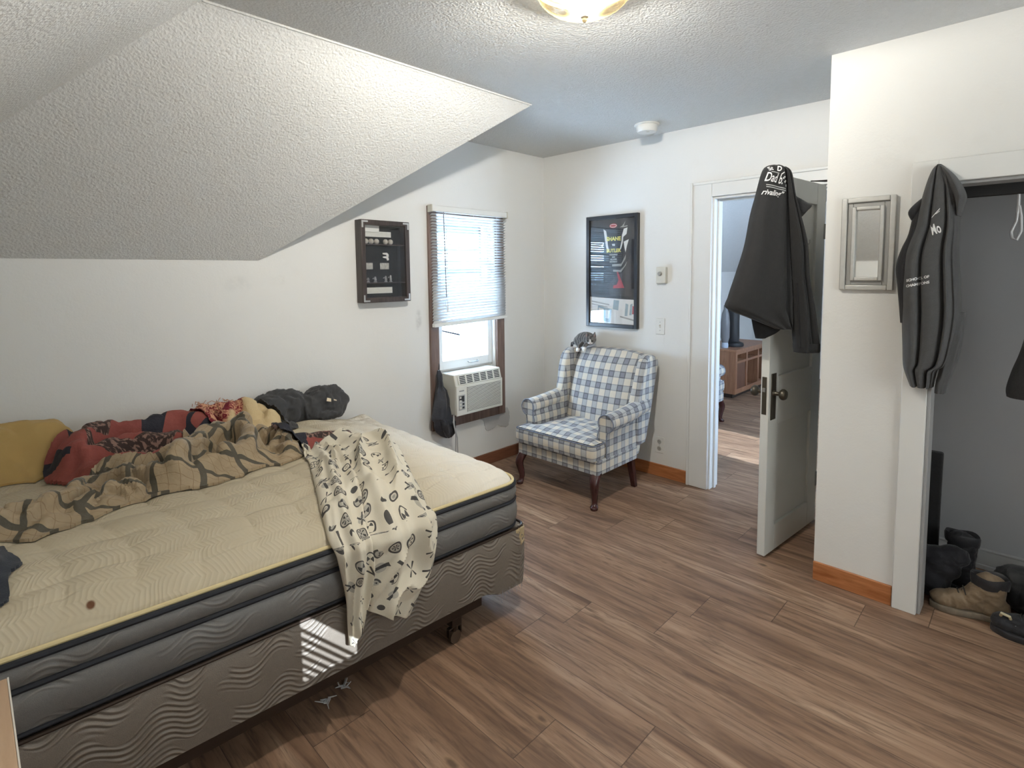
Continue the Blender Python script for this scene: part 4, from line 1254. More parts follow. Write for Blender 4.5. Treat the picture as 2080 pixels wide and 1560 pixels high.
# venetian blind
BX0, BX1, BY = -1.197, -0.505, -0.048
bl = thing('venetian_blind', 'white slatted blind lowered over the upper part of the window', 'blind', ((BX0+BX1)/2, BY, 1.88))
MB().box((BX0-0.006, BY-0.022, 1.876), (BX1+0.004, BY+0.020, 1.916)).build('headrail', PLASTW, bl, bevel=0.003)
MB().box((BX0-0.012, BY-0.026, 1.872), (BX0-0.004, BY+0.024, 1.920)).build('end_bracket', PLASTC, bl, bevel=0.002)
MB().box((BX1+0.002, BY-0.026, 1.872), (BX1+0.012, BY+0.024, 1.920)).build('end_bracket', PLASTC, bl, bevel=0.002)
SL = m_slat()
b = MB(); n = 37; z0s, z1s = 1.858, 1.150
for k in range(n):
    f = k/(n-1)
    z = lerp(z0s, z1s, f); ang = R(-24-30*sstep(0.35, 0.85, f))
    sag = 0.010*max(0, (f-0.15))*1.6
    V = []; 
    for i in range(13):
        x = lerp(BX0, BX1, i/12)
        zz = z-sag*(1-i/12)*1.5+0.0006*nz(i*0.8, k*3.1)+0.002*nz(i*0.3, k*0.7)
        for j in range(4):
            q = (j/3-0.5)*0.0265
            cv = 0.0018*(1-(2*j/3-1)**2)
            V.append((x, BY+q*math.cos(ang), zz+q*math.sin(ang)+cv))
    F = [(i*4+j, i*4+j+1, (i+1)*4+j+1, (i+1)*4+j) for i in range(12) for j in range(3)]
    b.add(V, F)
b.build('slats', SL, bl, solid=0.0006)
b = MB(); P = []
b.add([(BX0, BY-0.016, 1.098), (BX1+0.004, BY-0.016, 1.118), (BX1+0.004, BY+0.014, 1.118), (BX0, BY+0.014, 1.098), (BX0, BY-0.016, 1.122), (BX1+0.004, BY-0.016, 1.140), (BX1+0.004, BY+0.014, 1.140), (BX0, BY+0.014, 1.122)],
      [(3,2,1,0),(4,5,6,7),(0,1,5,4),(1,2,6,5),(2,3,7,6),(3,0,4,7)])
b.build('bottom_rail', PLASTW, bl, bevel=0.003)
for x in (BX0+0.10, -0.83, BX1-0.10):
    MB().tube([(x, BY-0.014, 1.876), (x, BY-0.016, 1.12)], 0.0009, 5).build('ladder_cord', PLASTW, bl)
MB().tube([(BX0+0.085, BY-0.026, 1.874), (BX0+0.088, BY-0.030, 1.60), (BX0+0.093, BY-0.031, 1.30)], 0.0035, 8).build('tilt_wand', mat('clear_grey_wand', (0.30, 0.31, 0.33), 0.2), bl)
MB().tube([(BX0+0.105, BY-0.024, 1.874), (BX0+0.108, BY-0.026, 1.50), (BX0+0.106, BY-0.026, 1.24)], 0.0016, 6).lathe((BX0+0.106, BY-0.026, 1.20), [(0.003, 0.045), (0.006, 0.01), (0.005, 0.0)], 10).build('lift_cord', PLASTW, bl)
# air conditioner
AX0, AX1, AY0, AZ0, AZ1 = -1.092, -0.648, -0.155, 0.478, 0.765
ac = thing('air_conditioner', 'cream window air conditioner sitting under the raised sash', 'air conditioner', ((AX0+AX1)/2, 0.0, AZ0))
AC1 = mat('aged_white_plastic', (0.66, 0.645, 0.58), 0.5, var=0.05)
b = MB(); b.prism([(AY0+0.018, AZ0+0.004), (AY0+0.012, 0.690), (AY0+0.030, AZ1), (0.13, AZ1), (0.13, AZ0+0.004)], 'x', AX0, AX1)
b.build('cabinet', AC1, ac, bevel=0.008, seg=3)
# front bezel
b = MB(); y = AY0
b.prism([(AX0, AZ0), (AX1, AZ0), (AX1, 0.690), (AX0, 0.690)], 'y', y+0.004, y+0.018)
b.build('front_bezel', AC1, ac, bevel=0.006, seg=3)
# intake grille: dark recess with ribs
gx0, gx1, gz0, gz1 = AX0+0.095, AX1-0.022, AZ0+0.020, 0.672
b = MB(); b.box((gx0, y+0.0025, gz0), (gx1, y+0.0045, gz1)); gr = b.build('intake_grille', PLASTD, ac, smooth=False)
b = MB(); nr = 19
for k in range(nr+1):
    z = lerp(gz0, gz1, k/nr); b.box((gx0, y-0.001, z-0.0026), (gx1, y+0.003, z+0.0026))
b.build('grille_ribs', AC1, gr, smooth=False)
# outlet louvres on the slanted upper front
b = MB(); p0 = Vector((AX0+0.030, AY0+0.0105, 0.697)); sl = Vector((0, 0.018, AZ1-0.690)).normalized(); nn = Vector((0, -sl.z, sl.y))
w = AX1-AX0-0.05; hgt = 0.058
b.obox(p0, (1, 0, 0), sl, nn, (0, 0, 0), (w, hgt, 0.0015)); ve = b.build('outlet_vent', PLASTD, ac, smooth=False)
b = MB()
for k in range(6): b.obox(p0, (1, 0, 0), sl, nn, (0, hgt*k/5-0.0022, 0.001), (w, hgt*k/5+0.0022, 0.005))
for k in range(7): b.obox(p0, (1, 0, 0), sl, nn, (w*k/6-0.006, 0, 0.001), (w*k/6+0.006, hgt, 0.0055))
b.build('louvres', AC1, ve, smooth=False)
b = MB(); b.box((AX0+0.018, y+0.001, AZ0+0.04), (AX0+0.075, y+0.004, 0.625)); cp = b.build('control_panel', mat('grey_control_film', (0.40, 0.41, 0.40), 0.4), ac, bevel=0.001)
MB().box((AX0+0.022, y-0.0005, 0.585), (AX0+0.066, y+0.002, 0.617)).build('display', PLASTD, cp)
for k in range(4):
    for q in (0, 1):
        MB().box((AX0+0.024+q*0.026, y-0.0012, AZ0+0.050+k*0.024), (AX0+0.040+q*0.026, y+0.002, AZ0+0.064+k*0.024)).build('button', PLASTD if q else PLASTC, cp, bevel=0.001)
b = MB()
for k in range(4): b.box((AX0+0.026+k*0.011, y+0.0025, 0.648), (AX0+0.034+k*0.011, y+0.0045, 0.656))
b.build('badge', mat('grey_badge', (0.25, 0.25, 0.25), 0.4), ac, smooth=False)
MB().box((SX0, 0.030, 0.766), (SX1, 0.050, 0.780)).box((AX1, 0.02, 0.46), (SX1, 0.04, 0.766)).box((SX0, 0.02, 0.46), (AX0, 0.04, 0.766)).build('side_curtain_panel', PLASTC, ac, smooth=False)
b = MB(); b.tube([(AX0+0.01, AY0+0.05, 0.485), (AX0-0.02, AY0+0.02, 0.44), (AX0+0.01, AY0+0.03, 0.35), (AX0+0.02, AY0+0.05, 0.20), (AX0+0.03, -0.06, 0.05), (AX0+0.12, -0.03, 0.012)], 0.0045, 8)
b.tube([(AX0+0.015, AY0+0.055, 0.485), (AX0-0.005, AY0+0.03, 0.42), (AX0+0.03, AY0+0.04, 0.32), (AX0+0.045, -0.10, 0.15)], 0.004, 8)
b.build('power_cord', mat('grey_cord', (0.42, 0.42, 0.42), 0.6), ac)
# ------------------------------------------------------------------ dark cloth bag hanging at the left of the air conditioner
bag = thing('cloth_bag', 'dark crumpled cloth bag hanging beside the window air conditioner', 'bag', (-1.15, -0.05, 0.78))
rows = [(0.805, -1.158, 0.010), (0.77, -1.155, 0.022), (0.73, -1.150, 0.020), (0.69, -1.146, 0.024), (0.66, -1.140, 0.040), (0.60, -1.140, 0.052), (0.54, -1.146, 0.062), (0.48, -1.152, 0.072), (0.43, -1.146, 0.076), (0.38, -1.130, 0.066), (0.345, -1.112, 0.050), (0.32, -1.10, 0.020)]
rg = []
for k in range(45):
    f = k/44*(len(rows)-1); i = min(int(f), len(rows)-2); q = f-i; q = q*q*(3-2*q)
    z, x, w_ = (lerp(rows[i][c], rows[i+1][c], q) for c in range(3))
    ring = []
    for a in range(26):
        t_ = 2*PI*a/26
        rr = w_*(1+0.22*math.sin(5*t_+k*0.10+1)+0.22*nz(math.cos(t_)*2, math.sin(t_)*2, k*0.12))
        ring.append((min(-1.096, x-0.02+rr*math.cos(t_)) if z > 0.47 else x+rr*math.cos(t_), min(-0.026, -0.070+0.62*rr*math.sin(t_)), z))
    rg.append(ring)
MB().rings(rg).build('bag_body', m_cloth('blue_black_nylon', (0.012, 0.013, 0.018), (0.030, 0.031, 0.040), 30, 0.55, 0.6, 60), bag)
b = MB(); b.tube([(-1.105, -0.09, 0.46), (-1.075, -0.10, 0.43), (-1.078, -0.10, 0.38), (-1.10, -0.09, 0.34)], [0.010, 0.015, 0.013, 0.008], 8)
b.build('loose_strap', BLACKCL, bag)
MB().tube([(-1.158, -0.045, 0.80), (-1.150, -0.042, 0.835), (-1.142, -0.030, 0.84)], 0.003, 6).build('hanging_loop', BLACKCL, bag)
# ------------------------------------------------------------------ plaid wing chair
def outline_pad(P, levels, name, m, parent, cap_top=True):
    """P: plan outline (list of xy); levels: (z, inset)"""
    n = len(P); rg = []
    for z, ins in levels:
        ring = []
        for i in range(n):
            a, p, c = P[i-1], P[i], P[(i+1) % n]
            e1 = Vector((p[0]-a[0], p[1]-a[1])).normalized(); e2 = Vector((c[0]-p[0], c[1]-p[1])).normalized()
            n1 = Vector((-e1.y, e1.x)); n2 = Vector((-e2.y, e2.x)); q = (n1+n2).normalized()
            k = ins/max(0.4, q.dot(n1))
            ring.append((p[0]+q.x*k, p[1]+q.y*k, z))
        rg.append(ring)
    return rg
def round_poly(P, r, k=5):
    """round the corners of a polygon"""
    out = []; n = len(P)
    for i in range(n):
        a, p, c = Vector(P[i-1]), Vector(P[i]), Vector(P[(i+1) % n])
        u = (a-p); v = (c-p); rr = min(r, u.length*0.45, v.length*0.45)
        s, e = p+u.normalized()*rr, p+v.normalized()*rr
        for j in range(k+1):
            t = j/k
            q = s.lerp(p, t).lerp(p.lerp(e, t), t); out.append((q.x, q.y))
    return out
def make_chair(label):
    C = Vector((-0.46, -0.762, 0))
    ch = thing('wing_chair', label, 'armchair', tuple(C))
    yL, yR = -0.422, -1.102       # outer sides (left seen from the front is yL)
    yc = (yL+yR)/2
    # rail / seat base
    P = round_poly([(-0.780, yR), (-0.315, yR-0.0), (-0.315, yL), (-0.780, yL)], 0.03)
    b = MB(); b.rings(outline_pad(P, [(0.214, 0.010), (0.218, 0.0), (0.300, 0.0), (0.306, 0.008)], '', None, None)); b.build('seat_base', PLAID, ch)
    # T-shaped loose cushion with a crowned, wrinkled top
    P = round_poly([(-0.812, yR+0.012), (-0.675, yR+0.012), (-0.668, yR+0.088), (-0.295, yR+0.105), (-0.295, yL-0.105), (-0.668, yL-0.088), (-0.675, yL-0.012), (-0.812, yL-0.012)], 0.028, 6)
    lv = [(0.303, 0.012), (0.308, 0.002), (0.335, -0.004), (0.372, -0.004), (0.394, 0.001), (0.400, 0.009)]
    rg = outline_pad(P, lv, '', None, None)
    b = MB(); b.rings(rg, True, False)
    b.build('seat_cushion', PLAID, ch)
    b = MB(); step = 0.012; V = []; F = []; idx = {}
    nx, ny = int(0.55/step), int(0.70/step)
    for i in range(nx):
        for j in range(ny):
            x, y = -0.82+i*step, yR-0.01+j*step
            sd = poly_sd(x, y, P)
            if sd < 0.004: continue
            z = 0.398+0.030*(1-math.exp(-sd/0.05))+0.010*sstep(0.02, 0.08, sd)*(1-abs(nz(x*7+y*3, y*4-x*2, 3.0))*3)+0.008*nz(x*3, y*3, 8)*sstep(0, 0.1, sd)
            idx[i, j] = len(V); V.append((x, y, z))
    for (i, j) in idx:
        k = [(i, j), (i+1, j), (i+1, j+1), (i, j+1)]
        if all(q in idx for q in k): F.append(tuple(idx[q] for q in k))
    b.add(V, F); b.build('cushion_top', PLAID, bpy.data.objects[ch.children[-1].name] if False else [c for c in ch.children if c.name.startswith('seat_cushion')][0])
    cu = [c for c in ch.children if c.name.startswith('seat_cushion')][0]
    MB().tube([(x, y, 0.402) for x, y, _ in [(q[0], q[1], 0) for q in outline_pad(P, [(0, 0.002)], '', None, None)[0]]], 0.0042, 6, closed=True).build('piping', mat('navy_piping', (0.17, 0.19, 0.24), 0.8, var=0.5, scale=60), cu)
    # back
    ns, nt = 22, 22
    fr, bk = [], []
    for i in range(ns+1):
        s = i/ns; r1 = []; r2 = []
        hw = lerp(0.265, 0.325, s)
        for j in range(nt+1):
            q = j/nt*2-1
            top = 0.905-0.045*abs(q)**3.2
            z = lerp(0.33, top, s)
            xm = lerp(-0.325, -0.135, s**1.15)
            e = (1-abs(q)**6); et = 1-sstep(0.80, 1.0, s)*0.9
            f = 0.052*e**0.5*(0.35+0.65*et)+0.018*math.sin(s*PI)*(1-q*q)
            r1.append((xm-f, yc+q*hw, z)); r2.append((xm+0.045+0.02*et, yc+q*hw, z+0.004*(1-et)))
        fr.append(r1); bk.append(r2)
    b = MB(); b.slab(fr, bk); b.build('backrest', PLAID, ch)
    # outside back
    b = MB(); b.prism([(-0.315, 0.22), (-0.250, 0.22), (-0.058, 0.845), (-0.120, 0.845)], 'y', yR+0.03, yL-0.03); b.build('outside_back', PLAID, ch, bevel=0.012)
    # wings and arms
    for y0, sg in ((yL, 1), (yR, -1)):
        yo = y0+sg*0.012
        prof = round_poly([(-0.365, 0.560), (-0.330, 0.660), (-0.300, 0.780), (-0.265, 0.862), (-0.205, 0.898), (-0.120, 0.890), (-0.065, 0.850), (-0.150, 0.560), (-0.235, 0.30), (-0.335, 0.30)], 0.045, 5)
        # rounded, padded wing
        n = len(prof); cx = sum(p[0] for p in prof)/n; cz = sum(p[1] for p in prof)/n
        rg = []
        for dy, ins in ((0.0, 0.020), (0.004, 0.008), (0.016, 0.0), (0.058, 0.0), (0.070, 0.006), (0.078, 0.022)):
            ring = []
            for i in range(n):
                a, p, c = prof[i-1], prof[i], prof[(i+1) % n]
                t_ = Vector((c[0]-a[0], c[1]-a[1])).normalized(); nrm = Vector((-t_.y, t_.x))
                if nrm.dot(Vector((cx-p[0], cz-p[1]))) < 0: nrm = -nrm
                flare = 0.020*sstep(0.55, 0.9, p[1])*sstep(-0.15, -0.32, p[0])
                ring.append((p[0]+nrm.x*ins, yo-sg*dy+sg*flare, p[1]+nrm.y*ins))
            rg.append(ring)
        MB().rings(rg).build('wing', PLAID, ch)
        # arm: scrolled roll over a straight side panel
        rc, zc, yk = 0.056, 0.520, y0-sg*0.012
        prof = []
        for k in range(21):
            a = -PI*0.42+(PI*1.62)*k/20
            prof.append((yk+sg*rc*math.cos(a), zc+rc*math.sin(a)))
        yin = y0-sg*0.072
        prof += [(yin, 0.44), (yin, 0.302), (y0-sg*0.004, 0.302), (y0-sg*0.004, 0.44)]
        rg = []
        for x, sc, dz in ((-0.676, 0.90, 0.0), (-0.682, 0.985, 0.0), (-0.668, 1.0, 0.0), (-0.55, 1.0, 0.006), (-0.42, 1.0, 0.018), (-0.30, 0.97, 0.036), (-0.22, 0.90, 0.04)):
            rg.append([(x, yk+(p[0]-yk)*sc, (zc+(p[1]-zc)*sc+dz) if p[1] > 0.45 else p[1]) for p in prof])
        b = MB(); b.rings(rg); ar = b.build('arm', PLAID, ch)
        MB().tube([(-0.681, yk+(p[0]-yk)*1.0, zc+(p[1]-zc)*1.0) for p in prof], 0.0042, 6, closed=True).build('piping', MATS['navy_piping'], ar)
    # legs
    for sg, y0 in ((1, yL-0.035), (-1, yR+0.035)):
        # cabriole leg bowing forward, ending in a pad foot
        pts = [(-0.742, y0, 0.225), (-0.768, y0+sg*0.006, 0.190), (-0.782, y0+sg*0.012, 0.150), (-0.772, y0+sg*0.006, 0.095), (-0.766, y0+sg*0.003, 0.055), (-0.772, y0+sg*0.006, 0.028), (-0.782, y0+sg*0.010, 0.016), (-0.782, y0+sg*0.010, 0.0)]
        P = [path_at(pts, k/28) for k in range(29)]
        rr = [lerp(0.036, 0.030, k/6) if k < 6 else (lerp(0.030, 0.0165, (k-6)/12) if k < 18 else (lerp(0.0165, 0.026, sstep(18, 24, k)) if k < 25 else 0.026-0.004*(k-24)/4)) for k in range(29)]
        b = MB()
        rg = []
        for p, r_ in zip(P, rr): rg.append([(p.x+r_*math.cos(2*PI*a/14), p.y+r_*math.sin(2*PI*a/14), p.z) for a in range(14)])
        b.rings(rg); b.build('leg', MAHOG, ch)
        b = MB(); yb = y0-sg*0.01
        q0, q1 = 0.022, 0.016
        b.add([(-0.345-q0, yb-q0, 0.225), (-0.345+q0, yb-q0, 0.225), (-0.345+q0, yb+q0, 0.225), (-0.345-q0, yb+q0, 0.225), (-0.290-q1, yb-q1, 0), (-0.290+q1, yb-q1, 0), (-0.290+q1, yb+q1, 0), (-0.290-q1, yb+q1, 0)],
              [(0,1,2,3),(7,6,5,4),(0,4,5,1),(1,5,6,2),(2,6,7,3),(3,7,4,0)])
        b.build('leg', MAHOG, ch, bevel=0.003)
    return ch
chair = make_chair('blue and cream plaid wing chair with a grey kitten on its back')
def copy_tree(o, parent=None):
    c = o.copy(); COL.objects.link(c); c.parent = parent
    for k in o.children: copy_tree(k, c)
    return c
chair2 = copy_tree(chair)
chair2.location = (1.36, -0.500, 0); chair2.rotation_euler = (0, 0, PI)
chair2['label'] = 'blue plaid armchair partly seen through the open doorway'
chair['group'] = 'matching plaid wing chairs'; chair2['group'] = 'matching plaid wing chairs'
# ------------------------------------------------------------------ things on the walls
# framed poster on the right-hand wall
QA, QB, QZ0, QZ1 = -0.460, -0.911, 1.047, 1.880
po = thing('framed_poster', 'tall black framed poster on the wall above the plaid chair', 'poster', (0, (QA+QB)/2, QZ0))
fw = 0.028; fd = 0.034
b = MB()
b.box((-fd, QB, QZ0), (0, QB+fw, QZ1)).box((-fd, QA-fw, QZ0), (0, QA, QZ1)).box((-fd, QB+fw, QZ0), (0, QA-fw, QZ0+fw)).box((-fd, QB+fw, QZ1-fw), (0, QA-fw, QZ1))
b.build('frame', BLACKF, po, bevel=0.003)
px = -0.014
INK = mat('poster_black_ink', (0.016, 0.016, 0.020), 0.6, var=0.4, scale=12)
b = MB(); b.box((px, QB+fw-0.002, QZ0+fw-0.002), (-0.002, QA-fw+0.002, QZ1-fw+0.002))
pr = b.build('print', INK, po, smooth=False)
PW = QA-QB-2*fw; PH = QZ1-QZ0-2*fw
def pp(s, t, k=0.0004):      # s from left to right, t from bottom to top, both 0..1
    return (px-k, QA-fw-s*PW, QZ0+fw+t*PH)
def pshape(name, m, *polys, k=0.0004):
    b = MB()
    for P in polys: b.add([pp(s, t, k) for s, t in P], [tuple(range(len(P)))])
    return b.build(name, m, pr, smooth=False)
def ell(s, t, a, c, n=24): return [(s+a*math.cos(2*PI*i/n), t+c*math.sin(2*PI*i/n)) for i in range(n)]
P_W = mat('poster_white_ink', (0.72, 0.71, 0.68), 0.6); P_G = mat('poster_grey_ink', (0.34, 0.33, 0.31), 0.6, var=0.3, scale=30); P_Y = mat('poster_yellow_ink', (0.74, 0.66, 0.14), 0.6); P_R = mat('poster_red_ink', (0.42, 0.05, 0.06), 0.6); P_T = mat('poster_tan_ink', (0.42, 0.36, 0.28), 0.6, var=0.2, scale=30); P_B = mat('poster_steel_ink', (0.30, 0.38, 0.42), 0.6, var=0.4, scale=25)
pshape('white_panel', P_W, [(0, 0), (1, 0), (1, 0.235), (0.66, 0.24), (0, 0.255)])
pshape('red_oval', P_R, ell(0.52, 0.935, 0.085, 0.022)); pshape('oval_rim', P_W, ell(0.52, 0.935, 0.075, 0.016), k=0.0007); pshape('oval_centre', P_R, ell(0.52, 0.935, 0.066, 0.011), k=0.0010)
# two faces lit from the side, as pale half profiles
pshape('left_profile', P_W, [(0.30, 0.91), (0.36, 0.89), (0.39, 0.82), (0.40, 0.76), (0.43, 0.70), (0.39, 0.69), (0.36, 0.74), (0.33, 0.82)], [(0.25, 0.755), (0.30, 0.78), (0.31, 0.76), (0.27, 0.735)])
pshape('right_profile', P_W, [(0.71, 0.84), (0.75, 0.90), (0.83, 0.91), (0.81, 0.85), (0.74, 0.825), (0.73, 0.77), (0.69, 0.71), (0.67, 0.715), (0.705, 0.79)], [(0.75, 0.78), (0.86, 0.80), (0.82, 0.74), (0.79, 0.68), (0.765, 0.73)])
pshape('white_brush_stroke', P_G, [(0.66, 0.915), (0.72, 0.93), (0.79, 0.975), (0.75, 0.925), (0.83, 0.93), (0.83, 0.92), (0.72, 0.915)])
pshape('grey_shape', P_G, [(0.52, 0.50), (0.70, 0.495), (0.80, 0.56), (0.83, 0.60), (0.77, 0.555), (0.68, 0.515), (0.52, 0.52)], [(0.50, 0.55), (0.70, 0.55), (0.79, 0.62), (0.80, 0.66), (0.70, 0.575), (0.50, 0.57)])
pshape('grey_figure', mat('poster_shadow_ink', (0.045, 0.040, 0.042), 0.6, var=0.4, scale=14), [(0.45, 0.27), (0.92, 0.27), (0.97, 0.55), (0.90, 0.66), (0.75, 0.50), (0.55, 0.45), (0.42, 0.36)], k=0.0003)
pshape('red_triangle', P_R, [(0.52, 0.34), (0.77, 0.345), (0.63, 0.50), (0.60, 0.50), (0.64, 0.42), (0.60, 0.375), (0.53, 0.37)])
for q_ in ([(0.15, 0.03), (0.46, 0.01), (0.50, 0.14), (0.18, 0.17)], [(0.52, 0.14), (0.64, 0.13), (0.66, 0.225), (0.54, 0.23)], [(0.78, 0.08), (0.84, 0.08), (0.86, 0.19), (0.80, 0.20)], [(0.88, 0.09), (0.93, 0.09), (0.95, 0.20), (0.90, 0.19)]): pshape('product_photo', P_B, q_, k=0.0008)
pshape('product_highlight', P_W, [(0.19, 0.06), (0.29, 0.05), (0.31, 0.14), (0.20, 0.15)], [(0.35, 0.05), (0.43, 0.045), (0.45, 0.125), (0.36, 0.13)], k=0.0011)
for q_ in ([(0.68, 0.065), (0.98, 0.035), (0.98, 0.05), (0.68, 0.08)], [(0.03, 0.205), (0.44, 0.175), (0.44, 0.187), (0.03, 0.218)], [(0.03, 0.18), (0.40, 0.155), (0.40, 0.162), (0.03, 0.19)]): pshape('product_caption', P_G, q_, k=0.0010)
pshape('red_product', P_R, [(0.94, 0.10), (0.99, 0.10), (0.99, 0.17), (0.95, 0.18)], k=0.0012)
def ptext(s, size, sx, tz, m, name='lettering'):
    def fn(x, y): 
        return (px-0.0014, QA-fw-(sx*PW+x), QZ0+fw+tz*PH+y)
    return text_on(name, s, size, fn, m, pr, bold=0.0015, align='CENTER')
ptext('SHANE', 0.040, 0.53, 0.795, P_Y); ptext('vs', 0.030, 0.53, 0.745, P_W); ptext('BUTLER', 0.036, 0.53, 0.685, P_Y)
for i, s in enumerate(('ONE NIGHT', 'LIVE', 'ALL AGES', 'SATURDAY')): ptext(s, 0.013, 0.53, 0.655-0.022*i, P_G, 'small_lettering')
b = MB(); b.box((-0.022, QB+fw-0.002, QZ0+fw-0.002), (-0.020, QA-fw+0.002, QZ1-fw+0.002)); b.build('glazing', PICGLASS, po, smooth=False)
# thermostat, switch, outlet
t = thing('thermostat', 'small white dial thermostat on the wall beside the black framed poster', 'thermostat', (0, -1.094, 1.435))
MB().box((-0.030, -1.130, 1.379), (0, -1.058, 1.492)).build('case', PLASTC, t, bevel=0.004, seg=3)
MB().lathe((-0.030, -1.088, 1.445), [(0.0, 0.0), (0.016, 0.0), (0.015, -0.010), (0.011, -0.014), (0.0, -0.014)], 24, 'x').build('dial', mat('grey_dial', (0.36, 0.355, 0.33), 0.4), t)
t = thing('light_switch', 'white toggle light switch below the thermostat', 'light switch', (0, -1.080, 1.078))
MB().box((-0.006, -1.115, 1.020), (0, -1.045, 1.135)).build('cover_plate', PLASTW, t, bevel=0.003, seg=2)
MB().box((-0.0085, -1.085, 1.066), (-0.004, -1.075, 1.090)).box((-0.018, -1.083, 1.079), (-0.006, -1.077, 1.088)).build('toggle', PLASTC, t, bevel=0.001)
for z in (1.049, 1.107): MB().lathe((-0.006, -1.080, z), [(0.0, 0.0), (0.003, 0.0), (0.0025, -0.0012), (0.0, -0.0015)], 10, 'x').build('screw', mat('screw_grey', (0.3, 0.3, 0.3), 0.4), t)
t = thing('wall_outlet', 'white double power outlet low on the wall right of the chair', 'outlet', (0, -1.085, 0.227))
MB().box((-0.006, -1.121, 0.169), (0, -1.049, 0.286)).build('cover_plate', PLASTW, t, bevel=0.003, seg=2)
for z in (0.203, 0.252):
    r_ = MB().lathe((-0.006, -1.085, z), [(0.0, 0.0005), (0.0165, 0.0005), (0.0165, -0.0015), (0.015, -0.0025), (0.0, -0.0025)], 22, 'x').build('receptacle', mat('grey_receptacle', (0.42, 0.415, 0.39), 0.45), t)
    for dy in (-0.006, 0.006): MB().box((-0.0095, -1.085+dy-0.001, z-0.001), (-0.008, -1.085+dy+0.001, z+0.008)).build('slot', PLASTD, r_)
MB().lathe((-0.006, -1.085, 0.2275), [(0.0, 0.0), (0.003, 0.0), (0.0, -0.0015)], 10, 'x').build('screw', MATS['screw_grey'], t)
# smoke detector
SDC = (-0.285, -1.125)
t = thing('smoke_detector', 'round white smoke detector on the ceiling', 'smoke detector', (SDC[0], SDC[1], H))
MB().lathe((SDC[0], SDC[1], H), [(0.02, 0.0), (0.078, 0.0), (0.080, -0.006), (0.074, -0.010)], 40).build('mounting_plate', PLASTW, t)
MB().lathe((SDC[0], SDC[1], H), [(0.066, -0.010), (0.068, -0.014), (0.066, -0.040), (0.058, -0.050), (0.030, -0.053), (0.0, -0.053)], 40).build('detector_body', PLASTW, t)
MB().lathe((SDC[0]-0.02, SDC[1]-0.02, H-0.053), [(0.0, 0.0), (0.010, 0.0), (0.009, -0.002), (0.0, -0.002)], 14).build('test_button', PLASTC, t)
# silver picture frame on the closet wall
FA, FB, FZ0, FZ1 = -2.340, -2.539, 1.370, 1.768
t = thing('picture_frame', 'silver stepped picture frame with a plain mirror on the closet wall', 'picture frame', (XR, (FA+FB)/2, FZ0))
def frame_ring(b, o0, o1, z0, z1, w_, x0, x1):
    b.box((x0, o0, z0), (x1, o0+w_, z1)).box((x0, o1-w_, z0), (x1, o1, z1)).box((x0, o0+w_, z0), (x1, o1-w_, z0+w_)).box((x0, o0+w_, z1-w_), (x1, o1-w_, z1))
b = MB(); frame_ring(b, FB, FA, FZ0, FZ1, 0.022, XR-0.022, XR); b.build('outer_moulding', SILVER, t, bevel=0.004, seg=3)
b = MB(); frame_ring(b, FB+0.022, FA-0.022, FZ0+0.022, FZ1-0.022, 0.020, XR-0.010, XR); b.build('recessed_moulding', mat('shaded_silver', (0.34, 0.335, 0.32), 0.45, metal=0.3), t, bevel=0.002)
b = MB(); frame_ring(b, FB+0.040, FA-0.040, FZ0+0.040, FZ1-0.040, 0.016, XR-0.024, XR-0.002); b.build('inner_moulding', SILVER, t, bevel=0.004, seg=3)
MIR = mat('mirror_silvering', (0.80, 0.80, 0.78), 0.03, metal=1.0)
MB().box((XR-0.006, FB+0.054, FZ0+0.054), (XR-0.002, FA-0.054, FZ1-0.054)).build('mirror', MIR, t, smooth=False)
# shadow box on the back wall
KA, KB, KZ0, KZ1, KD = -1.736, -1.390, 1.288, 1.790, 0.070
sb = thing('shadow_box', 'dark wood shadow box display case with metal corners on the back wall', 'display case', ((KA+KB)/2, 0, KZ0))
b = MB(); w_ = 0.030
b.box((KA, -KD, KZ0), (KA+w_, 0, KZ1)).box((KB-w_, -KD, KZ0), (KB, 0, KZ1)).box((KA+w_, -KD, KZ0), (KB-w_, 0, KZ0+w_)).box((KA+w_, -KD, KZ1-w_), (KB-w_, 0, KZ1))
b.build('frame', DKWOOD, sb, bevel=0.003)
FELT = mat('black_felt', (0.012, 0.012, 0.014), 0.95)
MB().box((KA+w_, -0.008, KZ0+w_), (KB-w_, -0.001, KZ1-w_)).build('backing', FELT, sb, smooth=False)
for sx in (0, 1):
    for sz in (0, 1):
        x = KA+0.006 if not sx else KB-0.006; z = KZ0+0.006 if not sz else KZ1-0.006
        dx = 1 if not sx else -1; dz = 1 if not sz else -1
        b = MB()
        b.prism([(x, z), (x+dx*0.042, z), (x+dx*0.042, z+dz*0.010), (x+dx*0.010, z+dz*0.010), (x+dx*0.010, z+dz*0.042), (x, z+dz*0.042)], 'y', -KD-0.002, -KD+0.002)
        b.build('corner_bracket', mat('nickel_bracket', (0.58, 0.57, 0.55), 0.35, metal=0.7), sb, smooth=False)
KX0, KX1 = KA+w_, KB-w_
ks = {}
for nm, z in (('u', 1.640), ('l', 1.405)):
    MB().box((KX0, -0.055, z), (KX1, -0.008, z+0.006)).build('shelf', DKWOOD, sb, smooth=False)
PAPER = mat('printed_paper', (0.66, 0.65, 0.60), 0.8, var=0.12, scale=90); PHOTO = mat('sepia_photo', (0.40, 0.39, 0.36), 0.6, var=0.7, scale=70)
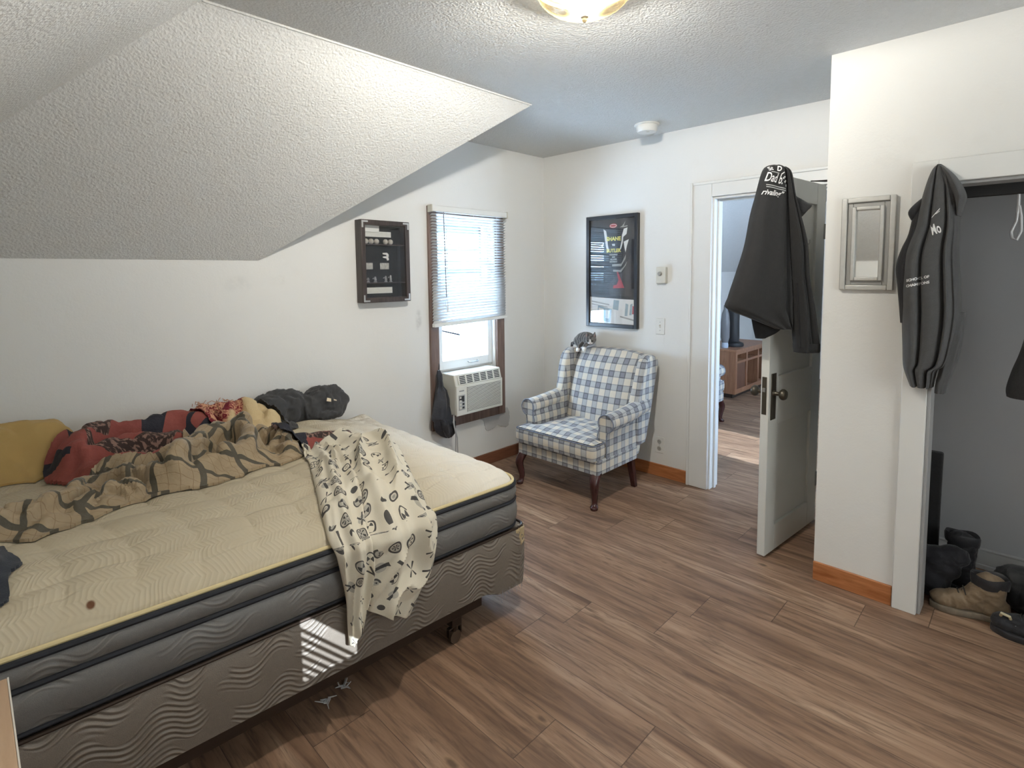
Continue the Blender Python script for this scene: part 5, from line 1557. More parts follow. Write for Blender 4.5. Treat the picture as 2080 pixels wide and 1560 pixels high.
# photo-side layout: s 0..1 across, z
def card(name, x0, x1, z0, z1, m, dy=-0.012, lab=None):
    o = MB().box((x0, dy-0.001, z0), (x1, dy, z1)).build(name, m, sb, smooth=False)
    return o
card('name_strip', KX0+0.004, KX0+0.215, 1.692, 1.726, PAPER); card('name_strip', KX0+0.008, KX0+0.215, 1.342, 1.380, PAPER)
c_ = card('note_card', KX0+0.024, KX0+0.125, 1.722, 1.762, mat('white_card', (0.80, 0.80, 0.77), 0.7), -0.020)
card('small_photo', KX0+0.016, KX0+0.078, 1.492, 1.532, PHOTO); card('small_photo', KX0+0.130, KX0+0.194, 1.492, 1.532, PHOTO)
b = MB()
for z in (1.748, 1.728, 1.708): b.box((KX0+0.003, -0.011, z), (KX0+0.020, -0.010, z+0.010))
b.build('badge_stripes', PAPER, sb, smooth=False)
# white pistol-shaped charms side by side on the felt
WH = mat('ivory_charm', (0.72, 0.70, 0.66), 0.5)
for z in (1.578, 1.556):
    x = KX0+0.150
    b = MB(); b.prism([(x, z+0.016), (x+0.030, z+0.018), (x+0.042, z+0.010), (x+0.044, z-0.006), (x+0.032, z-0.010), (x+0.026, z+0.004), (x+0.002, z+0.008)], 'y', -0.016, -0.010)
    b.build('charm', WH, sb, bevel=0.001)
BALLM = mat('worn_leather_ball', (0.50, 0.47, 0.42), 0.6, var=0.25, scale=60)
for i, x in enumerate((0.022, 0.058, 0.096, 0.160, 0.196)):
    c = (KX0+x, -0.034, 1.646+0.0165)
    o = MB().sphere(c, 0.0165, 18, 12).build('ball', BALLM, None, origin=(c[0], c[1], 1.646))
    tag(o, ['small worn ball, leftmost on the upper shelf of the shadow box', 'small worn ball, second from the left on the shadow box shelf', 'small worn ball in the middle of the shadow box shelf', 'small worn ball just right of the gap on the shadow box shelf', 'small worn ball, rightmost on the upper shelf of the shadow box'][i], 'ball', 'small balls on the shelf of the shadow box')
for i, (x, hh_) in enumerate(((0.030, 0.030), (0.080, 0.036), (0.155, 0.040), (0.190, 0.044))):
    x = KX0+x; z = 1.411
    b = MB(); pr_ = [(0.010, 0.0), (0.011, 0.004), (0.006, 0.010), (0.009, 0.018), (0.006, hh_*0.72), (0.007, hh_*0.86), (0.0035, hh_)]
    b.lathe((x, -0.034, z), pr_, 14); b.tube([(x-0.004, -0.034, z+hh_*0.6), (x-0.016, -0.040, z+hh_*0.75), (x-0.022, -0.040, z+hh_*0.6)], 0.003, 6)
    o = b.build('figurine', mat('pewter_figure', (0.36, 0.36, 0.37), 0.4, metal=0.4), None, origin=(x, -0.034, z))
    tag(o, ['small grey figurine, leftmost on the lower shelf of the shadow box', 'small grey figurine, second from the left on the lower shelf', 'small grey figurine, third from the left on the lower shelf', 'small grey figurine, rightmost on the lower shelf of the shadow box'][i], 'figurine', 'small figurines on the lower shelf of the shadow box')
MB().box((KX0, -KD+0.008, KZ0+w_), (KX1, -KD+0.010, KZ1-w_)).build('glazing', PICGLASS, sb, smooth=False)
# ------------------------------------------------------------------ blended solids (implicit ellipsoids and capsules remeshed into one skin)
def blob(name, m, parent, prims, vox=0.006, smooth=4, origin=None, attr=None, wrinkle=0.0, wfreq=12.0, seed=0.0, aniso=(1, 1, 1)):
    """prims: ('e', centre, radii, (rx, ry, rz)) or ('c', p0, p1, r0, r1) ; voxel-fused into one continuous surface"""
    b = MB()
    for p in prims:
        if p[0] == 'e':
            c, r, rot = Vector(p[1]), p[2], (p[3] if len(p) > 3 else (0, 0, 0))
            M_ = Matrix.Rotation(rot[2], 3, 'Z') @ Matrix.Rotation(rot[1], 3, 'Y') @ Matrix.Rotation(rot[0], 3, 'X')
            k = MB().sphere((0, 0, 0), r, 20, 14)
            b.add([c+M_ @ Vector(v) for v in k.v], k.f)
        else:
            _, p0, p1, r0, r1 = p; p0, p1 = Vector(p0), Vector(p1)
            n_ = max(2, int((p1-p0).length/(0.5*max(r0, r1)))+1)
            for i in range(n_+1):
                t_ = i/n_; q = p0.lerp(p1, t_); r = lerp(r0, r1, t_)
                b.sphere((q.x, q.y, q.z), r, 14, 10)
    o = b.build(name, m, parent, origin=origin)
    rm = o.modifiers.new('remesh', 'REMESH'); rm.mode = 'VOXEL'; rm.voxel_size = vox; rm.use_smooth_shade = True
    sm = o.modifiers.new('smooth', 'SMOOTH'); sm.factor = 0.5; sm.iterations = smooth
    dg = bpy.context.evaluated_depsgraph_get(); dg.update()
    me = bpy.data.meshes.new_from_object(o.evaluated_get(dg))
    old = o.data; o.modifiers.clear(); o.data = me; me.name = name
    if not me.materials: me.materials.append(m)
    me.polygons.foreach_set('use_smooth', [True]*len(me.polygons))
    if wrinkle > 0:
        off = Vector((parent.location if parent else o.location))
        N_ = [v.normal.copy() for v in me.vertices]
        for v, n_ in zip(me.vertices, N_):
            p = v.co+off; q = Vector((p.x*aniso[0], p.y*aniso[1], p.z*aniso[2]))*wfreq
            q += Vector((nz(q.x*0.6, q.y*0.6, q.z*0.6+seed), nz(q.y*0.6+4, q.z*0.6, seed), nz(q.z*0.6+9, q.x*0.6, seed)))*0.8
            r1 = 1-abs(mnoise.noise(q+Vector((seed, 0, 0))))*3.0; r2 = 1-abs(mnoise.noise(q*2.1+Vector((0, seed, 3))))*3.0
            v.co += n_*wrinkle*(0.65*r1+0.35*r2)
        me.update()
    if attr:
        a = me.attributes.new('white', 'FLOAT', 'POINT')
        off = Vector((parent.location if parent else (o.location)))
        a.data.foreach_set('value', [attr(v.co+off) for v in me.vertices])
    return o
# ------------------------------------------------------------------ charcoal hoodie heaped by the wall
def tz(x, y): return bed_top(x, y)
hx = thing('hoodie', 'charcoal grey hooded sweatshirt in a heap on the bed by the wall', 'sweatshirt', (-2.17, -0.15, tz(-2.17, -0.15)))
def hp(x, y, z): return (x, y, tz(-2.15, -0.15)+z)
pr = [('e', hp(-2.33, -0.125, 0.085), (0.105, 0.085, 0.090)), ('e', hp(-2.23, -0.120, 0.090), (0.095, 0.080, 0.095)), ('e', hp(-2.28, -0.100, 0.125), (0.085, 0.065, 0.065)), ('e', hp(-2.36, -0.105, 0.115), (0.055, 0.060, 0.060)),
      ('e', hp(-2.13, -0.130, 0.070), (0.080, 0.085, 0.072)), ('e', hp(-2.04, -0.125, 0.085), (0.110, 0.085, 0.082)), ('e', hp(-1.985, -0.110, 0.095), (0.075, 0.075, 0.070)), ('e', hp(-2.06, -0.110, 0.130), (0.075, 0.060, 0.045)),
      ('c', hp(-2.40, -0.155, 0.105), hp(-2.385, -0.245, 0.065), 0.040, 0.038), ('c', hp(-2.385, -0.245, 0.065), hp(-2.335, -0.315, 0.034), 0.038, 0.032), ('c', hp(-2.335, -0.315, 0.034), hp(-2.315, -0.340, 0.030), 0.034, 0.034),
      ('c', hp(-2.125, -0.185, 0.040), hp(-2.115, -0.180, 0.110), 0.026, 0.028), ('c', hp(-2.115, -0.180, 0.110), hp(-2.06, -0.165, 0.155), 0.028, 0.028), ('c', hp(-2.06, -0.165, 0.155), hp(-1.985, -0.150, 0.150), 0.028, 0.028), ('c', hp(-1.985, -0.150, 0.150), hp(-1.935, -0.160, 0.090), 0.028, 0.026), ('c', hp(-1.935, -0.160, 0.090), hp(-1.99, -0.200, 0.035), 0.026, 0.026),
      ('e', hp(-2.05, -0.175, 0.035), (0.10, 0.055, 0.032))]
hb = blob('hoodie_body', CHARCL, hx, pr, 0.007, 3, wrinkle=0.013, wfreq=17.0, seed=2.0, aniso=(1, 1.6, 0.8))
for v in hb.data.vertices:            # pressed against the wall and resting on the mattress
    p = v.co+hx.location
    if p.y > -0.02: v.co.y = -0.02-hx.location.y
    g_ = max([bed_top(p.x, min(p.y, -0.03))+0.006]+[q_+0.020 for q_ in (hf(p.x, p.y) for hf in HEAPS) if q_ is not None])
    if p.z < g_: v.co.z = g_-hx.location.z
b = MB(); z = tz(-2.05, -0.18)+0.118
b.add([(-2.075, -0.238, z), (-2.052, -0.244, z-0.006), (-2.049, -0.238, z+0.010), (-2.068, -0.232, z+0.017)], [(0, 1, 2, 3)])
b.build('collar_tag', mat('cream_fabric_tag', (0.72, 0.62, 0.45), 0.8), hx, solid=0.001, smooth=False)['label'] = 'cream sewn-in collar tag'
b = MB(); b.add([(-2.034, -0.240, z-0.002), (-2.014, -0.234, z-0.010), (-2.014, -0.232, z-0.004), (-2.032, -0.237, z+0.004)], [(0, 1, 2, 3)])
b.build('care_label', MATS['cream_fabric_tag'], hx, solid=0.001, smooth=False)
# ------------------------------------------------------------------ kitten curled on the top of the chair back
K = thing('cat', 'grey tabby kitten with white paws and muzzle lying on top of the chair back', 'cat', (-0.135, -0.54, 0.90))
hd = Vector((-0.190, -0.590, 0.953))                       # head centre, facing the room
fd_ = Vector((-0.80, -0.42, -0.38)).normalized()           # face direction
sd_ = Vector((-fd_.y, fd_.x, 0)).normalized()*-1           # to the viewer's right
ud_ = fd_.cross(sd_).normalized()
if ud_.z < 0: ud_ = -ud_
def hpt(a, u_, f): return hd+sd_*a+ud_*u_+fd_*f
prims = [('e', (-0.125, -0.495, 0.945), (0.062, 0.078, 0.052), (0, 0, 0.3)), ('e', (-0.125, -0.445, 0.925), (0.058, 0.050, 0.046)), ('e', (-0.150, -0.545, 0.945), (0.048, 0.050, 0.044)),
         ('e', tuple(hd), (0.041, 0.041, 0.037)), ('e', tuple(hpt(0, -0.010, 0.026)), (0.021, 0.021, 0.016)), ('e', tuple(hpt(0.016, -0.008, 0.014)), (0.018, 0.018, 0.016)), ('e', tuple(hpt(-0.016, -0.008, 0.014)), (0.018, 0.018, 0.016)),
         ('c', (-0.165, -0.545, 0.925), (-0.225, -0.560, 0.905), 0.019, 0.015), ('c', (-0.225, -0.560, 0.905), (-0.238, -0.563, 0.880), 0.015, 0.014),
         ('c', (-0.150, -0.500, 0.920), (-0.215, -0.500, 0.900), 0.021, 0.015), ('c', (-0.215, -0.500, 0.900), (-0.232, -0.500, 0.868), 0.015, 0.014),
         ('c', (-0.110, -0.425, 0.915), (-0.098, -0.345, 0.895), 0.018, 0.012), ('c', (-0.098, -0.345, 0.895), (-0.092, -0.328, 0.840), 0.012, 0.009)]
for s in (-1, 1):
    for i in range(6):
        t_ = i/5; q = hpt(s*(0.024+0.008*t_), 0.024+0.036*t_, -0.004-0.004*t_); r_ = 0.0135*(1-t_)+0.0025
        prims.append(('e', tuple(q), (r_, r_, r_)))
def white(p):
    w = 0.0
    w = max(w, 1-sstep(0.016, 0.024, (p-hpt(0, -0.017, 0.036)).length))
    for q in ((-0.238, -0.563, 0.876), (-0.233, -0.500, 0.864)): w = max(w, 1-sstep(0.020, 0.028, (p-Vector(q)).length))
    a = (p-hd).dot(sd_); u_ = (p-hd).dot(ud_); f = (p-hd).dot(fd_)
    if f > 0.02 and abs(a) < 0.005+0.10*max(0, 0.004-u_) and -0.03 < u_ < 0.020: w = max(w, 0.9)
    return w
body = blob('fur_body', m_fur(), K, prims, 0.0038, 3, attr=white)
EYE = mat('dark_cat_eye', (0.02, 0.025, 0.015), 0.15); NOSE = mat('pink_nose', (0.42, 0.20, 0.18), 0.5)
for s in (-1, 1):
    q = hpt(s*0.0165, 0.006, 0.0335); MB().sphere(tuple(q), (0.0062, 0.0062, 0.0042), 12, 8).build('eye', EYE, K)
q = hpt(0, -0.006, 0.0465); MB().sphere(tuple(q), (0.0042, 0.0042, 0.0034), 10, 8).build('nose', NOSE, K)
for s in (-1, 1):
    b = MB(); a, u_, f = s*0.027, 0.030, 0.006
    b.add([hpt(a-0.008, u_-0.006, f+0.0045), hpt(a+0.008, u_-0.006, f+0.0045), hpt(a+s*0.004, u_+0.022, f-0.002)], [(0, 1, 2)])
    b.build('inner_ear', mat('inner_ear_pink', (0.30, 0.20, 0.18), 0.8), K, solid=0.001)
K.location.z += 0.014; K.location.y -= 0.030
# ------------------------------------------------------------------ hanging garments
class Garment:
    """a hung piece of clothing: rows give (z, left, right, thickness); A points to the wearer's side-to-side direction, N towards the room"""
    def __init__(s, O, A, N, rows, folds, amp, seed, nr=80, nc=56, lean=0.0):
        s.O, s.A, s.N, s.rows, s.folds, s.amp, s.seed, s.nr, s.nc, s.lean = Vector(O), Vector(A), Vector(N), rows, folds, amp, seed, nr, nc, lean
    def row(s, f):
        x = f*(len(s.rows)-1); i = min(int(x), len(s.rows)-2); q = x-i
        P = [s.rows[max(i-1, 0)], s.rows[i], s.rows[i+1], s.rows[min(i+2, len(s.rows)-1)]]
        out = []
        for c in range(4):
            p0, p1, p2, p3 = (r[c] for r in P)
            v = 0.5*((2*p1)+(p2-p0)*q+(2*p0-5*p1+4*p2-p3)*q*q+(3*p1-p0-3*p2+p3)*q**3)
            if c == 3: v = max(min(p1, p2)*0.9, v)
            out.append(v)
        return out
    def f_of_z(s, z):
        lo, hi = 0.0, 1.0
        for _ in range(30):
            m_ = (lo+hi)/2
            if s.row(m_)[0] > z: lo = m_
            else: hi = m_
        return (lo+hi)/2
    def depth(s, f, t):
        z, l, r, th = s.row(f)
        q = 2*t-1
        d = th*max(0.0, 1-q**4)**0.5
        k = s.amp*min(1.0, 0.25+f*1.3)*max(0.0, 1-q**6)
        w = 0.0
        for c, wd, a in s.folds:        # folds are valleys (negative a) or pleats at a fraction c of the width
            w += a*math.exp(-((t-c-0.02*nz(f*3, s.seed))/wd)**2)
        return d+k*w+0.004*nz(t*5+s.seed, f*6)*max(0.0, 1-q**6)
    def pt(s, f, t, front=True, extra=0.0):
        z, l, r, th = s.row(f)
        d = (s.depth(f, t) if front else -0.3*th*max(0.0, 1-(2*t-1)**4)**0.5)+extra
        p = s.O+s.A*lerp(l, r, t)+s.N*(d+s.lean*f)
        return Vector((p.x, p.y, z))
    def surf(s, a, z, extra=0.0015):
        f = s.f_of_z(z); _, l, r, th = s.row(f)
        return s.pt(f, max(0.01, min(0.99, (a-l)/(r-l))), True, extra)
    def build(s, name, m, parent, back=True):
        fr = [[s.pt(i/s.nr, j/s.nc) for j in range(s.nc+1)] for i in range(s.nr+1)]
        bk = [[s.pt(i/s.nr, j/s.nc, False) for j in range(s.nc+1)] for i in range(s.nr+1)]
        return MB().slab(fr, bk).build(name, m, parent, angle=60)
# black jacket over the top corner of the open door
N1 = Vector((-0.714, -0.700, 0)); A1 = Vector((0.700, -0.714, 0)); O1 = Vector((-0.735, -2.115, 0))
jk = thing('jacket', 'black jacket with white lettering hung over the top corner of the open door', 'jacket', (-0.72, -2.09, 1.1))
front = Garment(O1, A1, N1, [(1.938, -0.088, -0.030, 0.030), (1.925, -0.104, -0.012, 0.045), (1.89, -0.118, 0.000, 0.050), (1.80, -0.140, 0.010, 0.050), (1.71, -0.162, 0.016, 0.052), (1.57, -0.186, 0.024, 0.055), (1.44, -0.224, 0.036, 0.058), (1.34, -0.255, 0.046, 0.058), (1.285, -0.262, 0.050, 0.052), (1.235, -0.150, 0.052, 0.046), (1.185, -0.030, 0.050, 0.036)],
    [(0.88, 0.05, -1.2), (0.70, 0.10, 0.5), (0.30, 0.16, 0.35), (0.08, 0.05, -0.4)], 0.020, 2.0)
# lower hem: the row width collapses towards the right so the hem runs down to the right
front.build('front_panel', BLACKCL, jk)
back = Garment(O1-N1*0.045, A1, N1, [(1.36, -0.130, 0.03, 0.02), (1.27, -0.128, 0.035, 0.024), (1.20, -0.116, 0.030, 0.026), (1.165, -0.108, 0.005, 0.022), (1.135, -0.100, -0.055, 0.016)], [(0.5, 0.2, 0.4)], 0.01, 6.0, 30, 24)
back.build('back_panel', mat('black_lining', (0.006, 0.006, 0.007), 0.8), jk)
slv = Garment(O1, A1, N1, [(1.930, -0.040, -0.008, 0.030), (1.90, -0.022, 0.012, 0.045), (1.80, -0.006, 0.030, 0.055), (1.70, 0.004, 0.058, 0.062), (1.57, 0.016, 0.092, 0.066), (1.43, 0.030, 0.104, 0.064), (1.29, 0.044, 0.136, 0.062), (1.17, 0.052, 0.160, 0.056), (1.115, 0.058, 0.172, 0.050), (1.080, 0.062, 0.174, 0.046)],
    [(0.30, 0.10, 0.7), (0.62, 0.07, -0.8), (0.85, 0.08, 0.4)], 0.018, 9.0)
slv.build('sleeve', BLACKCL, jk)
cuff = Garment(O1, A1, N1, [(1.116, 0.056, 0.174, 0.054), (1.100, 0.057, 0.176, 0.055), (1.082, 0.060, 0.177, 0.050), (1.074, 0.062, 0.176, 0.046)], [], 0.0, 1.0, 8, 30)
cuff.build('cuff', BLACKCL, jk)
b = MB(); q0 = O1+A1*0.02+N1*0.02
fl = [[(0.022, 1.83), (0.036, 1.80), (0.070, 1.782), (0.106, 1.762)], [(0.022, 1.79), (0.040, 1.77), (0.072, 1.755), (0.102, 1.756)], [(0.024, 1.73), (0.044, 1.72), (0.062, 1.72), (0.082, 1.728)], [(0.030, 1.68), (0.044, 1.68), (0.052, 1.685), (0.058, 1.69)]]
G = []
for i in range(13):
    row = []
    for j in range(13):
        x = i/12*3; k = min(int(x), 2); q = x-k
        c0 = path_at([(p[0], p[1], 0) for p in fl[k]], j/12); c1 = path_at([(p[0], p[1], 0) for p in fl[k+1]], j/12)
        p = c0.lerp(c1, q)
        w_ = O1+A1*p.x+N1*(0.030+0.030*math.sin(i/12*PI)*(j/12)-0.012*(j/12))
        row.append((w_.x, w_.y, p.y))
    G.append(row)
b.grid(G); b.build('collar', BLACKCL, jk, solid=0.012)
b = MB(); zp = [slv.pt(slv.f_of_z(z), 0.10, True, 0.003) for z in (1.40, 1.30, 1.20, 1.13)]
b.tube(zp+[zp[-1]+Vector((0, 0, -0.03))], 0.0025, 6); b.build('zipper', mat('dark_zip', (0.05, 0.05, 0.055), 0.3, metal=0.7), jk)
def jtext(s, size, a0, z0, ang, shear=0.0, bold=0.0006, g=front, sx=1.0):
    ca, sa = math.cos(ang), math.sin(ang)
    return text_on('printed_lettering', s, size, lambda x, y: g.surf(a0+sx*x*ca-y*sa, z0+sx*x*sa+y*ca, 0.0025), WHITEINK, jk if g is not jk2 else j2, shear, bold)
jk2 = None
jtext('Dad b.', 0.058, -0.116, 1.866, R(-14), 0.12, sx=0.50)
jtext('rivaling\u201d', 0.034, -0.128, 1.806, R(-10), 0.35, sx=0.80)
jtext('St', 0.026, -0.098, 1.910, R(8), sx=0.8); jtext('D', 0.032, -0.066, 1.909, R(-15), 0, 0.0012, sx=0.8)
for k, ch_ in enumerate('itte'):
    jtext(ch_, 0.024, -0.047+0.0065*k, 1.894-0.017*k, R(-55), 0, 0.001)
def jbar(a0, z0, a1, z1, wd, g, par, m=WHITEINK):
    n = 14; P = []
    for i in range(n+1):
        t_ = i/n; a, z = lerp(a0, a1, t_), lerp(z0, z1, t_)
        P.append([g.surf(a, z+wd/2, 0.0022), g.surf(a, z-wd/2, 0.0022)])
    b = MB(); b.grid(P); return b.build('printed_line', m, par)
GI = mat('grey_print_ink', (0.40, 0.40, 0.40), 0.6)
for dz in (0.0, 0.009): jbar(-0.110, 1.848-dz, -0.020, 1.826-dz, 0.004, front, jk, GI)
jbar(-0.090, 1.905, -0.055, 1.896, 0.004, front, jk, GI)
# charcoal jacket hung on the corner of the closet opening
N2 = Vector((-1, 0, 0)); A2 = Vector((0, -1, 0)); O2 = Vector((-0.712, 0, 0))
j2 = thing('jacket', 'charcoal hooded jacket with small white print hanging at the closet opening', 'jacket', (-0.75, -2.67, 1.0))
CH2 = m_cloth('washed_charcoal_jersey', (0.060, 0.060, 0.062), (0.088, 0.088, 0.090))
CH2D = m_cloth('black_shoulder_panel', (0.016, 0.016, 0.019), (0.028, 0.028, 0.032))
bdy = Garment(O2, A2, N2, [(1.866, 2.667, 2.682, 0.016), (1.845, 2.652, 2.700, 0.036), (1.79, 2.636, 2.722, 0.060), (1.70, 2.618, 2.740, 0.076), (1.62, 2.606, 2.748, 0.080), (1.52, 2.576, 2.750, 0.082), (1.40, 2.572, 2.760, 0.084), (1.28, 2.576, 2.766, 0.084), (1.15, 2.584, 2.752, 0.082), (1.08, 2.588, 2.735, 0.080), (1.055, 2.592, 2.704, 0.076), (1.02, 2.603, 2.697, 0.072), (0.985, 2.616, 2.693, 0.066)],
    [(0.37, 0.032, -1.5), (0.55, 0.13, 0.35), (0.745, 0.028, -1.3), (0.82, 0.05, 0.8), (0.88, 0.03, -0.8), (0.22, 0.12, 0.5)], 0.026, 4.0, 90, 80)
bdy.build('body', CH2, j2)
Garment(O2+N2*0.004, A2, N2, [(1.70, 2.604, 2.640, 0.05), (1.60, 2.588, 2.626, 0.052), (1.54, 2.566, 2.620, 0.054), (1.47, 2.550, 2.612, 0.056), (1.40, 2.557, 2.606, 0.052), (1.32, 2.566, 2.604, 0.046), (1.24, 2.574, 2.598, 0.036)], [(0.5, 0.2, 0.5)], 0.012, 7.0, 30, 20).build('shoulder_panel', CH2D, j2)
Garment(O2+N2*0.002, A2, N2, [(1.29, 2.735, 2.782, 0.030), (1.22, 2.728, 2.778, 0.040), (1.12, 2.716, 2.768, 0.044), (1.05, 2.706, 2.752, 0.044), (1.00, 2.698, 2.738, 0.042), (0.965, 2.696, 2.732, 0.038)], [(0.4, 0.15, 0.6)], 0.010, 12.0, 30, 20).build('sleeve', CH2, j2)
for nm, (yy, zz, r_) in {'collar_end': (2.594, 1.675, 0.022)}.items():
    b = MB(); rg = []
    for k in range(12):
        t_ = k/11; p = path_at([(-0.735, -2.640, 1.740), (-0.748, -2.618, 1.706), (-0.752, -2.602, 1.676), (-0.745, -2.606, 1.648)], t_); r = 0.010+0.014*math.sin(t_*PI)
        rg.append([(p.x+r*math.cos(a*PI/7), p.y+0.7*r*math.sin(a*PI/7), p.z+0.3*r*math.sin(a*PI/7)) for a in range(14)])
    b.rings(rg); b.build(nm, CH2D, j2)
Garment(O2+N2*0.0, A2, N2, [(1.858, 2.672, 2.690, 0.030), (1.82, 2.684, 2.724, 0.060), (1.77, 2.700, 2.752, 0.072), (1.73, 2.712, 2.764, 0.070), (1.70, 2.720, 2.758, 0.060), (1.66, 2.726, 2.750, 0.040)], [(0.35, 0.12, -1.0), (0.7, 0.15, 0.8)], 0.022, 3.0, 30, 26).build('hood', CH2, j2)
def j2text(s, size, a0, z0, ang, shear=0.0, bold=0.0006, sx=1.0):
    ca, sa = math.cos(ang), math.sin(ang)
    return text_on('printed_lettering', s, size, lambda x, y: bdy.surf(a0+sx*x*ca-y*sa, z0+sx*x*sa+y*ca, 0.0025), WHITEINK, j2, shear, bold)
j2text('Mo', 0.056, 2.6725, 1.588, R(20), 0.1, 0.0012, sx=0.43)
jbar(2.668, 1.655, 2.692, 1.688, 0.004, bdy, j2); jbar(2.680, 1.668, 2.692, 1.679, 0.003, bdy, j2)
j2text('SCHOOL OF', 0.0135, 2.598, 1.408, R(13), 0.15, 0.0006); j2text('CHAMPIONS', 0.0135, 2.598, 1.386, R(13), 0.15, 0.0006)
# ------------------------------------------------------------------ closet contents
MB_ = MB()
t = thing('closet_rod', 'black rail across the top of the closet opening', 'rail', (-0.5, -3.2, 1.75))
MB().box((-0.575, -3.98, 1.742), (-0.555, -2.36, 1.792)).build('rail_board', mat('black_rail_paint', (0.012, 0.012, 0.013), 0.6), t, bevel=0.003)
t = thing('hanger', 'grey plastic hanger loop dangling near the right edge inside the closet', 'hanger', (-0.53, -2.93, 1.72))
b = MB(); b.tube([(-0.56, -2.905, 1.745), (-0.545, -2.906, 1.70), (-0.545, -2.902, 1.64), (-0.545, -2.889, 1.60), (-0.545, -2.893, 1.575), (-0.545, -2.906, 1.568), (-0.545, -2.918, 1.60), (-0.545, -2.915, 1.66), (-0.545, -2.908, 1.70)], 0.0055, 8)
b.build('loop', mat('clear_grey_plastic', (0.42, 0.42, 0.43), 0.15), t)
cs = Garment(Vector((-0.52, 0, 0)), Vector((0, -1, 0)), Vector((-1, 0, 0)), [(1.55, 2.99, 3.12, 0.05), (1.35, 2.97, 3.14, 0.06), (1.15, 2.94, 3.16, 0.065), (1.05, 2.915, 3.16, 0.065), (0.98, 2.902, 3.16, 0.06), (0.945, 2.905, 3.16, 0.05)], [(0.3, 0.1, 0.6), (0.6, 0.1, -0.6)], 0.02, 5.0, 40, 24)
t = thing('coat', 'dark grey coat sleeve hanging in the closet at the right edge of the photo', 'coat', (-0.52, -3.05, 1.0))
cs.build('coat_sleeve', m_cloth('dark_wool', (0.022, 0.022, 0.024), (0.045, 0.045, 0.048), 120), t)
b = MB(); b.tube([(-0.52, -3.05, 1.55), (-0.54, -3.05, 1.66), (-0.56, -3.05, 1.745)], 0.004, 8); b.build('hanger_strap', PLASTD, t)
# upright black board in the corner
t = thing('board', 'narrow black upright board leaning in the closet corner behind the boots', 'board', (-0.23, -2.60, 0))
b = MB(); b.obox(Vector((-0.25, -2.500, 0.0)), Vector((0.02, -1, 0)).normalized(), Vector((1, 0.02, 0)).normalized(), Vector((0.03, 0.0, 1)).normalized(), (0, 0, 0), (0.190, 0.045, 0.585))
b.build('board_panel', m_cloth('black_sheepskin', (0.010, 0.010, 0.011), (0.022, 0.022, 0.024), 60, bump=0.6, bs=120), t, bevel=0.008)
LEATH = m_cloth('tan_work_leather', (0.155, 0.105, 0.062), (0.245, 0.175, 0.105), 14, 0.6, 0.5, 70)
BLK = m_cloth('black_worn_leather', (0.011, 0.011, 0.014), (0.026, 0.026, 0.031), 20, 0.5, 0.4, 60)
SOLE = mat('grubby_rubber_sole', (0.19, 0.155, 0.115), 0.8, var=0.4, scale=50)
def boot(name, label, O, ang, m, sole_m, collar_m, L=0.255, hgt=0.19, grp=None):
    """boot with toe along local +x ; O is the heel on the floor"""
    t = thing(name, label, name.split('_')[-1], O, grp)
    M_ = Matrix.Rotation(ang, 3, 'Z'); O = Vector(O)
    def W(x, y, z): return tuple(O+M_ @ Vector((x, y, z)))
    W_ = 0.042
    sp = []
    for i in range(30):
        a = 2*PI*i/30
        x = L/2+L/2*math.cos(a); w = (0.040+0.010*sstep(0.4, 0.8, x/L)-0.006*math.exp(-((x/L-0.38)/0.15)**2))
        sp.append((x, w*math.sin(a)*(1.12 if abs(math.sin(a)) < 0.95 else 1.05)))
    b = MB(); b.rings([[W(x*1.0, y*0.94, 0.0) for x, y in sp], [W(x, y, 0.006) for x, y in sp], [W(x, y, 0.022) for x, y in sp], [W(L/2+(x-L/2)*0.97, y*0.95, 0.026) for x, y in sp]])
    b.build('sole', sole_m, t, bevel=0.002)
    pr = [('e', W(L*0.80, 0, 0.046), (L*0.20, 0.040, 0.034), (0, 0, ang)), ('e', W(L*0.62, 0, 0.052), (L*0.24, 0.041, 0.042), (0, 0, ang)), ('e', W(L*0.45, 0, 0.062), (L*0.24, 0.038, 0.048), (0, 0, ang)), ('e', W(L*0.20, 0, 0.055), (L*0.22, 0.038, 0.050), (0, 0, ang)),
          ('c', W(L*0.45, 0, 0.080), W(L*0.30, 0, 0.130), 0.042, 0.044), ('c', W(L*0.22, 0, 0.05), W(L*0.20, 0, hgt-0.05), 0.040, 0.043), ('c', W(L*0.30, 0, 0.12), W(L*0.27, 0, hgt-0.045), 0.044, 0.045)]
    blob('upper', m, t, pr, 0.005, 4, wrinkle=0.0035, wfreq=24.0, seed=O.x*10)
    b = MB(); c = Vector(W(L*0.25, 0, hgt-0.02)); rg = []
    for r_, h_ in ((0.045, -0.034), (0.0475, -0.018), (0.0485, 0.004), (0.046, 0.012), (0.040, 0.006), (0.036, -0.02)):
        rg.append([(c.x+(r_*1.35*math.cos(a*PI/12))*M_[0][0]-(r_*math.sin(a*PI/12))*M_[1][0], c.y+(r_*1.35*math.cos(a*PI/12))*M_[1][0]+(r_*math.sin(a*PI/12))*M_[0][0], c.z+h_+0.004*math.sin(a*0.9)) for a in range(24)])
    b.rings(rg, False, True); b.build('collar', collar_m, t)
    b = MB()
    for k in range(4):
        x, z = L*(0.62-0.07*k), 0.090+0.016*k
        b.tube([W(x, -0.030, z-0.012), W(x+0.006, -0.012, z+0.006), W(x+0.006, 0.012, z+0.006), W(x, 0.030, z-0.012)], 0.0028, 6)
        if k < 3: b.tube([W(x, 0.028, z-0.010), W(x-L*0.035, 0.0, z+0.012), W(x-L*0.07, -0.028, z+0.006)], 0.0025, 6)
    b.build('laces', mat('dark_lace', (0.03, 0.028, 0.026), 0.8), t)
    return t
